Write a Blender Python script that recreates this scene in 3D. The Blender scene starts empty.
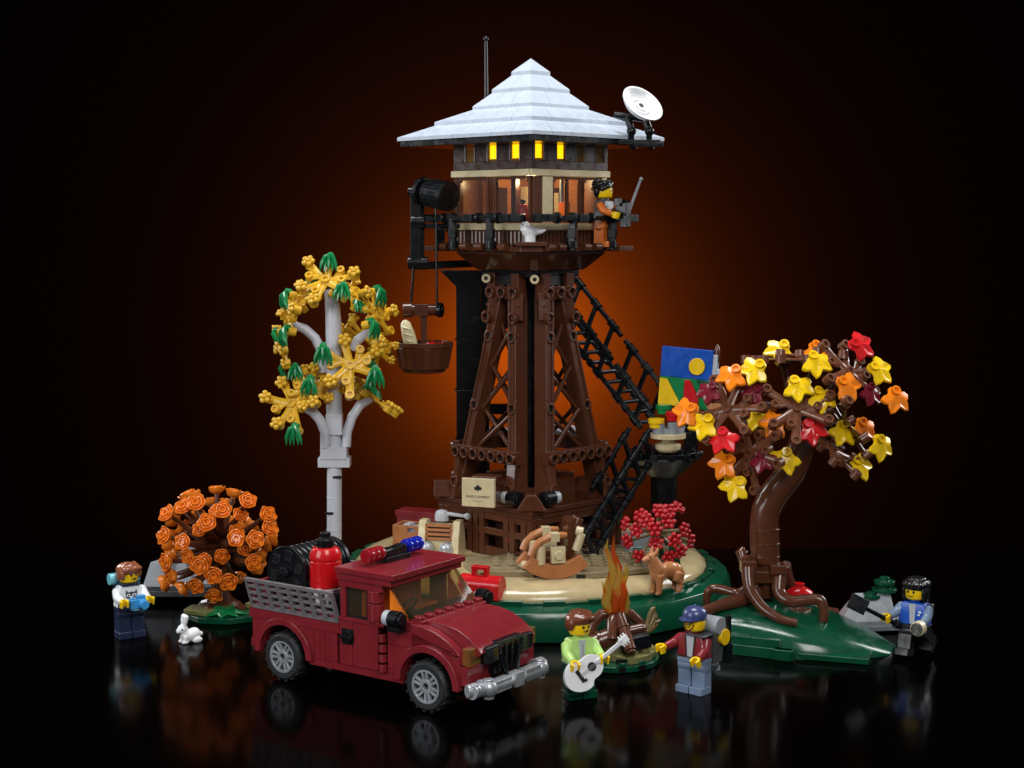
import bpy, bmesh, math, random
from math import sin, cos, pi, radians as R, sqrt, atan2
from mathutils import Matrix, Vector, Euler
random.seed(7)
scene = bpy.context.scene
COL = scene.collection

# ------------------------------------------------------------------ camera
CAMY, CAMZ, FPX, PITCH = -115.0, 28.0, 1600.0, R(5.7)
cam_d = bpy.data.cameras.new('camera'); cam = bpy.data.objects.new('camera', cam_d); COL.objects.link(cam)
cam.location = (0, CAMY, CAMZ); cam.rotation_euler = (pi/2 - PITCH, 0, 0)
cam_d.sensor_width = 36; cam_d.lens = FPX/1024*36; cam_d.clip_start = 1; cam_d.clip_end = 2000
scene.camera = cam
def at(u, v, Y):
    """world point seen at picture place (u, v) when it stands at depth Y"""
    dy = Y - CAMY; k = (384 - v)/FPX
    dz = dy*(k*cos(PITCH) - sin(PITCH))/(cos(PITCH) + k*sin(PITCH))
    depth = dy*cos(PITCH) - dz*sin(PITCH)
    return Vector(((u - 512)/FPX*depth, Y, CAMZ + dz))

# ------------------------------------------------------------------ materials
def lin(c):
    c = c/255.0
    return c/12.92 if c <= .04045 else ((c + .055)/1.055)**2.4
def rgb(h):
    return tuple(lin(int(h[i:i+2], 16)) for i in (0, 2, 4)) + (1,)
def plastic(name, h, rough=.2, var=.10, bump=.010, metal=0.0, spec=.5, coat=0.0):
    m = bpy.data.materials.new(name); m.use_nodes = True
    nt = m.node_tree; b = nt.nodes['Principled BSDF']
    tc = nt.nodes.new('ShaderNodeTexCoord')
    n1 = nt.nodes.new('ShaderNodeTexNoise'); n1.inputs['Scale'].default_value = .9; n1.inputs['Detail'].default_value = 3
    nt.links.new(tc.outputs['Object'], n1.inputs['Vector'])
    hsv = nt.nodes.new('ShaderNodeHueSaturation'); hsv.inputs['Color'].default_value = rgb(h)
    mr = nt.nodes.new('ShaderNodeMapRange'); mr.inputs['From Min'].default_value = .3; mr.inputs['From Max'].default_value = .7
    mr.inputs['To Min'].default_value = 1 - var; mr.inputs['To Max'].default_value = 1 + var
    nt.links.new(n1.outputs['Fac'], mr.inputs['Value']); nt.links.new(mr.outputs['Result'], hsv.inputs['Value'])
    nt.links.new(hsv.outputs['Color'], b.inputs['Base Color'])
    n2 = nt.nodes.new('ShaderNodeTexNoise'); n2.inputs['Scale'].default_value = 1.7; n2.inputs['Detail'].default_value = 1
    nt.links.new(tc.outputs['Object'], n2.inputs['Vector'])
    r2 = nt.nodes.new('ShaderNodeMapRange'); r2.inputs['From Min'].default_value = .3; r2.inputs['From Max'].default_value = .7
    r2.inputs['To Min'].default_value = rough*.75; r2.inputs['To Max'].default_value = rough*1.35
    nt.links.new(n2.outputs['Fac'], r2.inputs['Value']); nt.links.new(r2.outputs['Result'], b.inputs['Roughness'])
    n3 = nt.nodes.new('ShaderNodeTexNoise'); n3.inputs['Scale'].default_value = 1.1; n3.inputs['Detail'].default_value = 0
    nt.links.new(tc.outputs['Object'], n3.inputs['Vector'])
    bp = nt.nodes.new('ShaderNodeBump'); bp.inputs['Strength'].default_value = .35; bp.inputs['Distance'].default_value = bump
    nt.links.new(n3.outputs['Fac'], bp.inputs['Height']); nt.links.new(bp.outputs['Normal'], b.inputs['Normal'])
    b.inputs['Metallic'].default_value = metal
    b.inputs['Specular IOR Level'].default_value = spec
    b.inputs['Coat Weight'].default_value = coat
    return m
def clear(name, h, body=.1, rough=.04):
    """see-through coloured plastic: tinted transparency, some milky body and a glossy skin"""
    m = bpy.data.materials.new(name); m.use_nodes = True
    nt = m.node_tree; nt.nodes.clear()
    o = nt.nodes.new('ShaderNodeOutputMaterial'); t = nt.nodes.new('ShaderNodeBsdfTransparent'); t.inputs[0].default_value = rgb(h)
    d = nt.nodes.new('ShaderNodeBsdfDiffuse'); d.inputs['Color'].default_value = rgb(h)
    g = nt.nodes.new('ShaderNodeBsdfGlossy'); g.inputs['Roughness'].default_value = rough
    m1 = nt.nodes.new('ShaderNodeMixShader'); m1.inputs[0].default_value = body
    mx = nt.nodes.new('ShaderNodeMixShader'); fr = nt.nodes.new('ShaderNodeFresnel'); fr.inputs['IOR'].default_value = 1.4
    nt.links.new(t.outputs[0], m1.inputs[1]); nt.links.new(d.outputs[0], m1.inputs[2])
    ge = nt.nodes.new('ShaderNodeNewGeometry'); mu = nt.nodes.new('ShaderNodeMath'); mu.operation = 'SUBTRACT'; mu.use_clamp = True   # only the outer skin mirrors
    nt.links.new(fr.outputs[0], mu.inputs[0]); nt.links.new(ge.outputs['Backfacing'], mu.inputs[1]); nt.links.new(mu.outputs[0], mx.inputs[0]); nt.links.new(m1.outputs[0], mx.inputs[1]); nt.links.new(g.outputs[0], mx.inputs[2]); nt.links.new(mx.outputs[0], o.inputs[0])
    return m
def glow(name, h, s):
    m = bpy.data.materials.new(name); m.use_nodes = True
    b = m.node_tree.nodes['Principled BSDF']; b.inputs['Base Color'].default_value = rgb(h)
    b.inputs['Emission Color'].default_value = rgb(h); b.inputs['Emission Strength'].default_value = s
    return m
DARKRED = plastic('dark_red_plastic', '80242b', .17)
RED = plastic('red_plastic', 'c8141a', .18)
BROWN = plastic('reddish_brown_plastic', '56301f', .17)
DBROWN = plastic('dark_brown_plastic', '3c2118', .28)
BLACK = plastic('black_plastic', '111316', .24, spec=.35)
IRON = plastic('dark_grey_plastic', '4a4d50', .3)
GREY = plastic('grey_plastic', '8f959b', .25)
LGREY = plastic('pale_grey_plastic', 'b8bdc4', .25)
SILVER = plastic('silver_plastic', 'b4b8be', .3, metal=.55)
WHITE = plastic('white_plastic', 'eceef0', .22, var=.04)
SNOW = plastic('roof_white_plastic', 'bcc7d5', .3, var=.03)
TRUNKW = plastic('birch_white_plastic', 'c9ccd4', .26, var=.04)
TAN = plastic('tan_plastic', 'd2c29a', .25)
DTAN = plastic('dark_tan_plastic', '8f8061', .26)
SAND = plastic('tan_slope_plastic', 'bba97f', .14)
GREEN = plastic('dark_green_plastic', '0e4a33', .16)
BGREEN = plastic('green_plastic', '0f7a41', .2)
OLIVE = plastic('olive_plastic', '7d7c4c', .26)
GOLD = plastic('golden_yellow_plastic', 'd9a928', .22)
ORANGE = plastic('orange_plastic', 'f58220', .2)
DORANGE = plastic('deep_orange_plastic', 'e67d20', .22)
YELLOW = plastic('yellow_plastic', 'f2c414', .2)
SKIN = plastic('yellow_skin_plastic', 'f3c813', .2, var=.03)
LIME = plastic('pale_lime_plastic', 'b4dc7c', .25)
BLUE = plastic('blue_plastic', '0f4fb4', .2)
AZURE = plastic('azure_plastic', '3f97d6', .25)
AQUA = plastic('aqua_plastic', '74c2d2', .25)
NAVY = plastic('dark_blue_plastic', '27304a', .25)
CAPBLUE = plastic('cap_blue_plastic', '3b4674', .2)
SANDBLUE = plastic('sand_blue_plastic', '7486a0', .25)
NOUGAT = plastic('nougat_plastic', 'b5764a', .25)
CHAR = plastic('charcoal_plastic', '1a1c1f', .34)
BRANCH = plastic('branch_brown_plastic', '6a3e29', .22)
BERRY = plastic('berry_red_plastic', 'b3151f', .2)
SUIT = plastic('shaded_orange_plastic', 'cf6a1e', .3)  # orange darkened so the ranger's suit carries the balcony shade in its colour
HAIRB = plastic('brown_hair_plastic', '6d3a26', .2, bump=.03)
HAIRL = plastic('reddish_hair_plastic', '8f5238', .18, bump=.03)
HAIRK = plastic('black_hair_plastic', '18181a', .2, bump=.04)
MAROON = plastic('maroon_leaf_plastic', '6e1224', .2)
LEAFY = plastic('yellow_leaf_plastic', 'f5cb12', .18)
LEAFO = plastic('orange_leaf_plastic', 'f48414', .18)
LEAFR = plastic('red_leaf_plastic', 'd41f24', .18)
RUBBER = plastic('tyre_rubber', '1d1f21', .6)
INK = plastic('black_print', '0c0c0e', .4)
CREAM = plastic('cream_plastic', 'dcd2a8', .3)
GLASS = clear('clear_pane', 'e8ecf0', .02)
SMOKE = clear('smoky_pane', 'd6ccb0', .03)
AMBER = clear('amber_pane', 'f2d878', .1)
TBLACK = clear('dark_smoky_lens', '3a3a3c', .4)
TRED = clear('clear_red_lens', 'd02838', .35)
TBLUE = clear('clear_blue_lens', '2438d8', .4)
LAMPLIT = glow('lit_yellow_pane', 'ffea28', 2.6)

# ------------------------------------------------------------------ mesh builder
class MB:
    def __init__(s): s.v = []; s.f = []; s.mi = []; s.M = Matrix(); s.mat = 0
    def push(s, verts, faces):
        o = len(s.v); M = s.M
        s.v += [tuple(M @ Vector(p)) for p in verts]
        s.f += [tuple(i + o for i in f) for f in faces]; s.mi += [s.mat]*len(faces)
        return s
    def box(s, c, d, rz=0, taper=(1, 1)):
        x, y, z = d[0]/2, d[1]/2, d[2]/2; vs = []
        for k in (-1, 1):
            tx, ty = (taper if k > 0 else (1, 1))
            for (a, b) in ((-1, -1), (1, -1), (1, 1), (-1, 1)):
                px, py = a*x*tx, b*y*ty
                vs.append((c[0] + px*cos(rz) - py*sin(rz), c[1] + px*sin(rz) + py*cos(rz), c[2] + k*z))
        return s.push(vs, [(3, 2, 1, 0), (4, 5, 6, 7), (0, 1, 5, 4), (1, 2, 6, 5), (2, 3, 7, 6), (3, 0, 4, 7)])
    def bar(s, p0, p1, w, h=None, up=(0, 0, 1)):
        """square bar between two points"""
        h = h or w; p0, p1 = Vector(p0), Vector(p1); t = (p1 - p0).normalized()
        a = t.cross(Vector(up)); a = a.normalized() if a.length > 1e-4 else t.orthogonal().normalized(); b = a.cross(t).normalized()
        vs = []
        for p in (p0, p1):
            for (i, j) in ((-1, -1), (1, -1), (1, 1), (-1, 1)): vs.append(p + a*i*w/2 + b*j*h/2)
        return s.push(vs, [(3, 2, 1, 0), (4, 5, 6, 7), (0, 1, 5, 4), (1, 2, 6, 5), (2, 3, 7, 6), (3, 0, 4, 7)])
    def cyl(s, p0, p1, r0, r1=None, n=16):
        return s.tube([p0, p1], [r0, r0 if r1 is None else r1], n)
    def tube(s, pts, rad, n=10, flat=None):
        pts = [Vector(p) for p in pts]
        if not isinstance(rad, (list, tuple)): rad = [rad]*len(pts)
        vs = []; fs = []; prev = None
        for i, p in enumerate(pts):
            t = (pts[min(i+1, len(pts)-1)] - pts[max(i-1, 0)]).normalized()
            if prev is None: a = t.orthogonal().normalized() if flat is None else (Vector(flat) - t*t.dot(Vector(flat))).normalized()
            else: a = (prev - t*t.dot(prev)).normalized()
            prev = a; b = t.cross(a); fl = 1 if flat is None else .45
            for k in range(n):
                th = 2*pi*k/n; vs.append(p + a*cos(th)*rad[i] + b*sin(th)*rad[i]*fl)
        for i in range(len(pts)-1):
            for k in range(n):
                k2 = (k+1) % n; fs.append((i*n+k, i*n+k2, (i+1)*n+k2, (i+1)*n+k))
        fs.append(tuple(range(n-1, -1, -1))); o = (len(pts)-1)*n; fs.append(tuple(o+k for k in range(n)))
        return s.push(vs, fs)
    def lathe(s, prof, n=24, c=(0, 0, 0), axis=None, mod=None, closed=False):
        M = Matrix.Translation(c)
        if axis is not None: M = M @ Vector((0, 0, 1)).rotation_difference(Vector(axis)).to_matrix().to_4x4()
        vs = []; fs = []
        for j, (r, z) in enumerate(prof):
            for k in range(n):
                th = 2*pi*k/n; rr, zz = (r, z) if mod is None else mod(j, th, r, z)
                vs.append(M @ Vector((rr*cos(th), rr*sin(th), zz)))
        for j in range(len(prof)-1):
            for k in range(n):
                k2 = (k+1) % n; fs.append((j*n+k, j*n+k2, (j+1)*n+k2, (j+1)*n+k))
        o = (len(prof)-1)*n
        if closed: fs += [(o+k, o+(k+1) % n, (k+1) % n, k) for k in range(n)]
        else: fs.append(tuple(range(n-1, -1, -1))); fs.append(tuple(o+k for k in range(n)))
        return s.push(vs, fs)
    def prism(s, poly, h0, h1, M=None, shrink=0):
        """polygon in xy pulled along z"""
        n = len(poly); cx = sum(p[0] for p in poly)/n; cy = sum(p[1] for p in poly)/n
        vs = [(p[0], p[1], h0) for p in poly] + [(cx + (p[0]-cx)*(1-shrink), cy + (p[1]-cy)*(1-shrink), h1) for p in poly]
        if M is not None: vs = [M @ Vector(p) for p in vs]
        fs = [tuple(range(n-1, -1, -1)), tuple(range(n, 2*n))] + [(i, (i+1) % n, n+(i+1) % n, n+i) for i in range(n)]
        return s.push(vs, fs)
    def sph(s, c, r, n=14, m=9):
        if not isinstance(r, (list, tuple)): r = (r, r, r)
        vs = [(c[0], c[1], c[2]-r[2])]; fs = []
        for j in range(1, m):
            ph = -pi/2 + pi*j/m
            for k in range(n):
                th = 2*pi*k/n; vs.append((c[0]+r[0]*cos(ph)*cos(th), c[1]+r[1]*cos(ph)*sin(th), c[2]+r[2]*sin(ph)))
        vs.append((c[0], c[1], c[2]+r[2])); top = len(vs)-1
        for k in range(n):
            k2 = (k+1) % n; fs.append((0, 1+k2, 1+k)); fs.append((top, top-n+k, top-n+k2))
            for j in range(m-2): a = 1+j*n; fs.append((a+k, a+k2, a+n+k2, a+n+k))
        return s.push(vs, fs)
    def torus(s, c, axis, R0, r, n=20, m=8, a0=0, a1=2*pi):
        M = Matrix.Translation(c) @ Vector((0, 0, 1)).rotation_difference(Vector(axis)).to_matrix().to_4x4()
        full = a1 - a0 > 2*pi - .01; k = n if full else n + 1
        pts = [M @ Vector((R0*cos(a0+(a1-a0)*i/n), R0*sin(a0+(a1-a0)*i/n), 0)) for i in range(k)]
        if not full: return s.tube(pts, r, m)
        vs = []; fs = []
        ax = (M.to_3x3() @ Vector((0, 0, 1)))
        for i, p in enumerate(pts):
            d = (p - Vector(c)).normalized()
            for j in range(m): vs.append(p + d*r*cos(2*pi*j/m) + ax*r*sin(2*pi*j/m))
        for i in range(n):
            for j in range(m):
                i2 = (i+1) % n; j2 = (j+1) % m; fs.append((i*m+j, i2*m+j, i2*m+j2, i*m+j2))
        return s.push(vs, fs)
    def ring(s, c, axis, r0, r1, h, n=18):
        """short pipe from c along axis"""
        return s.lathe([(r0, 0), (r1, 0), (r1, h), (r0, h)], n, c, axis, closed=True)
    def stud(s, c, axis=(0, 0, 1), r=.3, h=.2): 
        c = Vector(c); return s.cyl(c, c + Vector(axis).normalized()*h, r, n=14)

def obj(name, mb, mats, parent=None, bevel=.035, ang=38, remesh=None, M=None, smooth_it=4):
    if not isinstance(mats, (list, tuple)): mats = [mats]
    me = bpy.data.meshes.new(name); me.from_pydata([tuple(v) for v in mb.v], [], mb.f)
    for m in mats: me.materials.append(m)
    me.polygons.foreach_set('material_index', mb.mi)
    bm = bmesh.new(); bm.from_mesh(me); bmesh.ops.recalc_face_normals(bm, faces=bm.faces[:]); bm.to_mesh(me); bm.free()
    me.polygons.foreach_set('use_smooth', [True]*len(me.polygons))
    o = bpy.data.objects.new(name, me); COL.objects.link(o)
    if remesh:
        r = o.modifiers.new('remesh', 'REMESH'); r.mode = 'VOXEL'; r.voxel_size = remesh; r.use_smooth_shade = True
        sm = o.modifiers.new('smooth', 'SMOOTH'); sm.factor = .5; sm.iterations = smooth_it
    else:
        me.set_sharp_from_angle(angle=R(ang))
        if bevel:
            b = o.modifiers.new('bevel', 'BEVEL'); b.width = bevel; b.segments = 2; b.limit_method = 'ANGLE'; b.angle_limit = R(ang); b.harden_normals = True
    if parent: o.parent = parent
    if M is not None: o.matrix_local = M
    return o
def tag(o, label, cat, group=None, kind=None):
    if label: o['label'] = label
    if cat: o['category'] = cat
    if group: o['group'] = group
    if kind: o['kind'] = kind
    return o
def thing(name, label, cat, loc=(0, 0, 0), rz=0, group=None):
    o = bpy.data.objects.new(name, None); COL.objects.link(o); o.empty_display_size = .2
    o.location = loc; o.rotation_euler = (0, 0, rz); return tag(o, label, cat, group)
def lcopy(o, parent, M=None):
    c = o.copy(); COL.objects.link(c); c.parent = parent
    if M is not None: c.matrix_local = M
    return c
def frame(loc, normal, up=(0, 0, 1), spin=0, s=1):
    """matrix whose z axis is the normal and whose y axis leans to 'up'"""
    z = Vector(normal).normalized(); y = Vector(up) - z*z.dot(Vector(up))
    y = y.normalized() if y.length > 1e-3 else z.orthogonal().normalized(); x = y.cross(z)
    M = Matrix((x, y, z)).transposed().to_4x4()
    return Matrix.Translation(loc) @ M @ Matrix.Rotation(spin, 4, 'Z') @ Matrix.Scale(s, 4)
def arc(c, r, a0, a1, n=10): return [(c[0]+r*cos(a0+(a1-a0)*i/n), c[1]+r*sin(a0+(a1-a0)*i/n)) for i in range(n+1)]
XZ = Matrix(((1, 0, 0, 0), (0, 0, -1, 0), (0, 1, 0, 0), (0, 0, 0, 1)))   # polygon xy -> xz, pulled towards -y
# ------------------------------------------------------------------ setting
mt = bpy.data.materials.new('polished_black_table'); mt.use_nodes = True
b_ = mt.node_tree.nodes['Principled BSDF']; b_.inputs['Base Color'].default_value = (.0007, .0005, .0004, 1)
b_.inputs['IOR'].default_value = 1.10
nz = mt.node_tree.nodes.new('ShaderNodeTexNoise'); nz.inputs['Scale'].default_value = .35; nz.inputs['Detail'].default_value = 5
tc_ = mt.node_tree.nodes.new('ShaderNodeTexCoord'); mt.node_tree.links.new(tc_.outputs['Object'], nz.inputs['Vector'])
mr_ = mt.node_tree.nodes.new('ShaderNodeMapRange'); mr_.inputs['To Min'].default_value = .10; mr_.inputs['To Max'].default_value = .15
mt.node_tree.links.new(nz.outputs['Fac'], mr_.inputs['Value']); mt.node_tree.links.new(mr_.outputs['Result'], b_.inputs['Roughness'])
m = MB(); m.box((0, -62, -1), (260, 168, 2)); tag(obj('table', m, mt, bevel=.3), 'polished black table top mirroring the toy models', 'table', kind='structure')
mw = bpy.data.materials.new('backdrop_cloth'); mw.use_nodes = True
b_ = mw.node_tree.nodes['Principled BSDF']; b_.inputs['Base Color'].default_value = (.0012, .0011, .0011, 1); b_.inputs['Roughness'].default_value = 1
b_.inputs['Specular IOR Level'].default_value = 0
m = MB(); m.box((0, 151, 20), (620, 2, 460)); tag(obj('backdrop', m, mw, bevel=0), 'dark studio backdrop with an orange pool of light', 'backdrop', kind='structure')

# ------------------------------------------------------------------ landscape base under the tower
TX, TY = 1.4, 6.0
base = thing('landscape_base', 'round toy landscape base of dark green edge and tan rock under the tower', 'landscape base', (TX, 5, 0))
def poly_r(r, n=28, ph=0, sq=1): return [(r*cos(ph+2*pi*i/n), sq*r*sin(ph+2*pi*i/n)) for i in range(n)]
m = MB(); m.lathe([(14.6, 0), (15.2, .1), (15.2, 1.3), (14.9, 2.0), (13.8, 2.35), (12.6, 2.4)], 30)
obj('green_edge', m, GREEN, base, .05)
m = MB()
for i in range(30):                                                    # toothed plate edge under the tan rock
    a = 2*pi*i/30; M0 = m.M; m.M = Matrix.Rotation(a, 4, 'Z'); m.box((13.75, 0, 2.43), (.5, 1.5 if i % 3 else .9, .42)); m.M = M0
m.lathe([(13.5, 2.25), (13.9, 2.25), (13.9, 2.5), (13.5, 2.5)], 40, closed=True); obj('green_rim_plate', m, GREEN, base)
m = MB()
for i in range(4):                                                   # smooth green slopes lying against the rim
    a = -pi*.80 + i*.205
    m.M = Matrix.Rotation(a, 4, 'Z'); m.prism([(14.9, 0), (16.4, 0), (16.3, .4), (15.9, 1.1), (15.35, 1.75), (14.9, 2.0)], -1.7, 1.7, Matrix(((1, 0, 0, 0), (0, 0, 1, 0), (0, 1, 0, 0), (0, 0, 0, 1))))
m.M = Matrix()
obj('green_slope', m, GREEN, base, .08)
m = MB(); m.lathe([(13.3, 2.4), (13.3, 2.62), (12.9, 3.02), (12.2, 3.32), (11.2, 3.46), (6, 3.48)], 40)
obj('tan_rock', m, SAND, base, 0, 60)
m = MB()
for i in range(5):
    for j in range(3):
        if (i+j) % 2: m.box((-9.6+i*1.05, -4.6+j*2.05+(i*.2), 3.5), (1.9, 1.0, .16), rz=.4)
obj('rock_tile', m, SAND, base, .05)
m = MB()
m.prism([(-3.9, -9.9), (4.4, -10.5), (9.2, -8.3), (10.3, -3), (8, 0), (-2.6, -4.4), (-4.9, -6.9)], 3.47, 3.86)
for i in range(-7, 11):
    for j in range(-10, 0):
        x, y = i+.5, j-.1
        if -3.4 < x < 9.5 and y > -9.4 + abs(x-1)*.16 and y < -1.5 and not (x < -1.6 and y > -6): m.stud((x, y, 3.86), h=.18)
obj('studded_plate', m, DTAN, base, .03)
m = MB()
for (x, y) in ((.4, -10.22), (3.4, -10.45), (-3.3, -9.9)): m = MB(); m.box((x, y, 3.6), (.62, .16, .24)); obj('plate_notch', m, INK, base, 0)
m = MB(); m.box((0, 0, 0), (2.4, 2.2, 1.5), taper=(.8, .8)); m.box((.4, -.1, 1.1), (1.3, 1.2, .8), taper=(.5, .6)); m.box((-1.1, -.9, -.4), (1.4, 1, .7), taper=(.7, .7))
obj('grey_stone', m, GREY, base, .06, M=Matrix.Translation((8.2, -1.6, 4.2)) @ Matrix.Rotation(.5, 4, 'Z'))

# ------------------------------------------------------------------ lookout tower (local frame turned so that its faces lie at 45 degrees)
tw = thing('lookout_tower', 'tall brown timber lookout tower with white tiered roof and glazed cabin', 'tower', (TX, TY, 0), -pi/4)
def four(m, fn):
    for k in range(4): m.M = Matrix.Rotation(k*pi/2, 4, 'Z'); fn(m)
    m.M = Matrix()
def prt(name, m, mat, bevel=.035, ang=38, par=None): return obj(name, m, mat, par or tw, bevel, ang)
def prt4(name, fn, mat, bevel=.035):
    m = MB(); fn(m); o = obj(name, m, mat, tw, bevel)
    for k in (1, 2, 3): lcopy(o, tw, Matrix.Rotation(k*pi/2, 4, 'Z'))
# lattice store room under the deck
def fence(m):
    y = -4.72
    for x in (-4.72, -4.1, -1.55, -.9, -.25, 2.3, 2.95, 4.1): m.box((x, y, 5.1), (.52, .5, 3.2))
    m.box((0, y+.05, 3.85), (9.6, .42, .62)); m.box((0, y-.03, 5.35), (9.6, .36, .5)); m.box((0, y+.05, 6.45), (9.6, .5, .5))
prt4('lattice_wall', fence, BROWN)
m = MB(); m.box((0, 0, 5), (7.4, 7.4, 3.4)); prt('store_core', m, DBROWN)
m = MB(); m.box((0, 0, 3.62), (9.3, 9.3, .26))
for i in range(9):
    for s in (-1, 1): m.stud((-4+i, s*4.1, 3.75)); m.stud((s*4.1, -4+i, 3.75))
prt('store_floor', m, IRON)
m = MB(); m.box((0, 0, 6.9), (10.0, 10.0, .38)); m.box((0, 0, 7.26), (10.3, 10.3, .36)); prt('base_deck', m, BROWN, .05)
prt4('corner_foot', lambda m: m.prism([(-1.1, 0), (1.1, 0), (.35, 1.15), (-.35, 1.15)], -.9, .9, Matrix.Translation((4.55, -4.55, 7.44)) @ Matrix.Rotation(pi/4, 4, 'Z') @ XZ), BROWN, .05)
def blocks(m):
    for x in (-2.2, 2.6): m.prism([(-1, 0), (1, 0), (1, .5), (.3, 1.25), (-1, 1.25)] if x < 0 else [(1, 0), (-1, 0), (-1, .5), (-.3, 1.25), (1, 1.25)], -.8, .8, Matrix.Translation((x, -3.9, 7.44)) @ XZ)
    m.box((0, -3.1, 8.2), (2.6, .8, 1.6))
prt4('deck_block', blocks, BROWN)
for p, d in ((Vector((2.9, -5.1, 8.15)), Vector((1, 0, 0))), (Vector((5.1, -2.9, 8.15)), Vector((0, -1, 0)))):
    m = MB(); m.cyl(p, p+d*.95, .56, n=12); m.cyl(p+d*.95, p+d*1.05, .42, n=8); m.mat = 1; m.cyl(p-d*.5, p, .5); prt('joint', m, [BLACK, LGREY])
# legs: two beams at every corner, leaning inwards
ZB, ZT, HB, HT = 7.6, 23.8, 5.0, 2.62
def hz(z): return HB + (HT-HB)*(z-ZB)/(ZT-ZB)
def leg_axis(sx):
    p0 = Vector((sx*(HB-2.02), -HB+.62, ZB)); p1 = Vector((sx*(HT-2.02), -HT+.62, ZT))
    d = (p1-p0).normalized(); out = Vector((1, 0, 0)).cross(d); out = out if out.y < 0 else -out
    return p0, p1, out
PINS = (.03, .10, .42, .74, .93)
def beam(sx):
    m = MB(); p0, p1, out = leg_axis(sx); side = Vector((1, 0, 0))
    m.bar(p0, p1, .5, 1.06, up=out)
    for k in (-1, 1): m.bar(p0 + side*k*.34, p1 + side*k*.34, .17, 1.26, up=out)
    for t in PINS: m.ring(p0 + (p1-p0)*t + out*.2, out, .27, .44, .52, 16)
    return m
def holes(sx, m):
    p0, p1, out = leg_axis(sx)
    for t in PINS: c = p0+(p1-p0)*t; m.cyl(c+out*.2, c+out*.56, .28, n=14)
for k in range(4):
    Rm = Matrix.Rotation(k*pi/2, 4, 'Z')
    for sx in (-1, 1):
        a = beam(sx); a.mat = 1; holes(sx, a); obj('leg', a, [BROWN, INK], tw, .03, M=Rm)
    m = MB()                                                          # crossed braces between the two beams of a face
    zs = [9.9, 13.2, 16.4, 19.6]
    for i in range(3):
        for (s, off) in ((1, .0), (-1, .26)):
            za, zb = zs[i]+1.0, zs[i+1]+1.0
            m.cyl((-s*(hz(za)-2.3), -hz(za)+.55+off, za), (s*(hz(zb)-2.3), -hz(zb)+.55+off, zb), .17, n=10)
    obj('cross_brace', m, BROWN, tw, 0, M=Rm)
    m = MB()                                                          # holed ring beam
    z = 10.9; h = hz(z)
    m.bar((-h+1.3, -h-.1, z+.1), (h-1.1, -h-.1, z+.1), .6, .95)
    xs_ = [-h+1.7+(2*h-3.2)*i/6 for i in range(7)]
    for x in xs_: m.ring((x, -h-.5, z+.1), (0, -1, 0), .28, .43, .3, 16)
    for s in (-1, 1): m.bar((s*(h-1.75), -h-.05, z), (s*(h-1.6), -hz(8)-.1, 7.5), .7, .7); m.ring((s*(h-1.65), -h-.5, 8.7), (0, -1, 0), .28, .43, .34, 16)
    m.mat = 1
    for x in xs_: m.cyl((x, -h-.3, z+.1), (x, -h-.5, z+.1), .29, n=12)
    for s in (-1, 1): m.cyl((s*(h-1.65), -h-.3, 8.7), (s*(h-1.65), -h-.52, 8.7), .29, n=12)
    obj('ring_beam', m, [BROWN, INK], tw, M=Rm)
    m = MB()                                                          # head bracket under the cabin
    y = -HT+.05
    m.box((0, y, 22.95), (3.3, .8, .95)); m.box((-1.25, y, 23.9), (.8, .8, 1.0)); m.box((1.25, y, 23.9), (.8, .8, 1.0))
    for s in (-1, 1): m.bar((s*1.25, y, 22.9), (s*1.4, y-.2, 20.9), .85, .8); m.ring((s*1.4, y-.52, 21.1), (0, -1, 0), .28, .44, .36, 16); m.box((s*1.33, y-.42, 22.0), (.8, .1, .16))
    for x in (-1.2, 0, 1.2): m.ring((x, y-.3, 22.95), (0, -1, 0), .29, .44, .36, 16)
    m.mat = 1
    for x in (-1.2, 0, 1.2): m.cyl((x, y-.3, 22.95), (x, y-.41, 22.95), .3, n=14)
    for s in (-1, 1): m.cyl((s*1.4, y-.45, 21.1), (s*1.4, y-.6, 21.1), .3, n=14)
    m.box((0, y+.1, 23.85), (1.66, .4, .7))
    obj('head_bracket', m, [BROWN, INK], tw, M=Rm)
m = MB(); m.box((0, 0, 24.35), (5.2, 5.2, .5)); m.box((0, 0, 15.8), (1.6, 1.6, 16.6)); prt('black_core', m, BLACK)
for p in ((-1.27, -3.45, 24.0), (3.05, -2.7, 24.0)):
    d = (.7071, -.7071, 0); m = MB(); m.ring(p, d, .16, .33, .18, 16); q = Vector(p); m.cyl(q - Vector(d)*.9, q + Vector(d)*.04, .32); m.mat = 1; m.cyl(q, q + Vector(d)*.19, .16, n=4); prt('tan_axle', m, [TAN, INK], 0)
# dish, deck and rail
def octo(h, cut): return [(-h+cut, -h), (h-cut, -h), (h, -h+cut), (h, h-cut), (h-cut, h), (-h+cut, h), (-h, h-cut), (-h, -h+cut)]
def loft(m, polys):
    n = len(polys[0][0]); vs = []; fs = []
    for p, z in polys: vs += [(x, y, z) for x, y in p]
    for j in range(len(polys)-1):
        for i in range(n): fs.append((j*n+i, j*n+(i+1) % n, (j+1)*n+(i+1) % n, (j+1)*n+i))
    fs.append(tuple(range(n-1, -1, -1))); o = (len(polys)-1)*n; fs.append(tuple(o+i for i in range(n)))
    return m.push(vs, fs)
m = MB(); loft(m, [(octo(3.35, 1.2), 24.62), (octo(3.5, 1.2), 24.7), (octo(4.75, 1.7), 25.85), (octo(4.75, 1.7), 26.0)]); prt('dish', m, BROWN, .05)
m = MB(); loft(m, [(octo(5.25, 1.1), 26.02), (octo(5.25, 1.1), 26.4)])
m.box((5.0, 4.5, 26.2), (1.3, 1.6, .38)); m.box((-4.6, -5.0, 26.2), (2.4, 1.0, .38)); m.box((4.2, -4.2, 26.6), (2.2, 2.2, .3), rz=pi/4)
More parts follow.
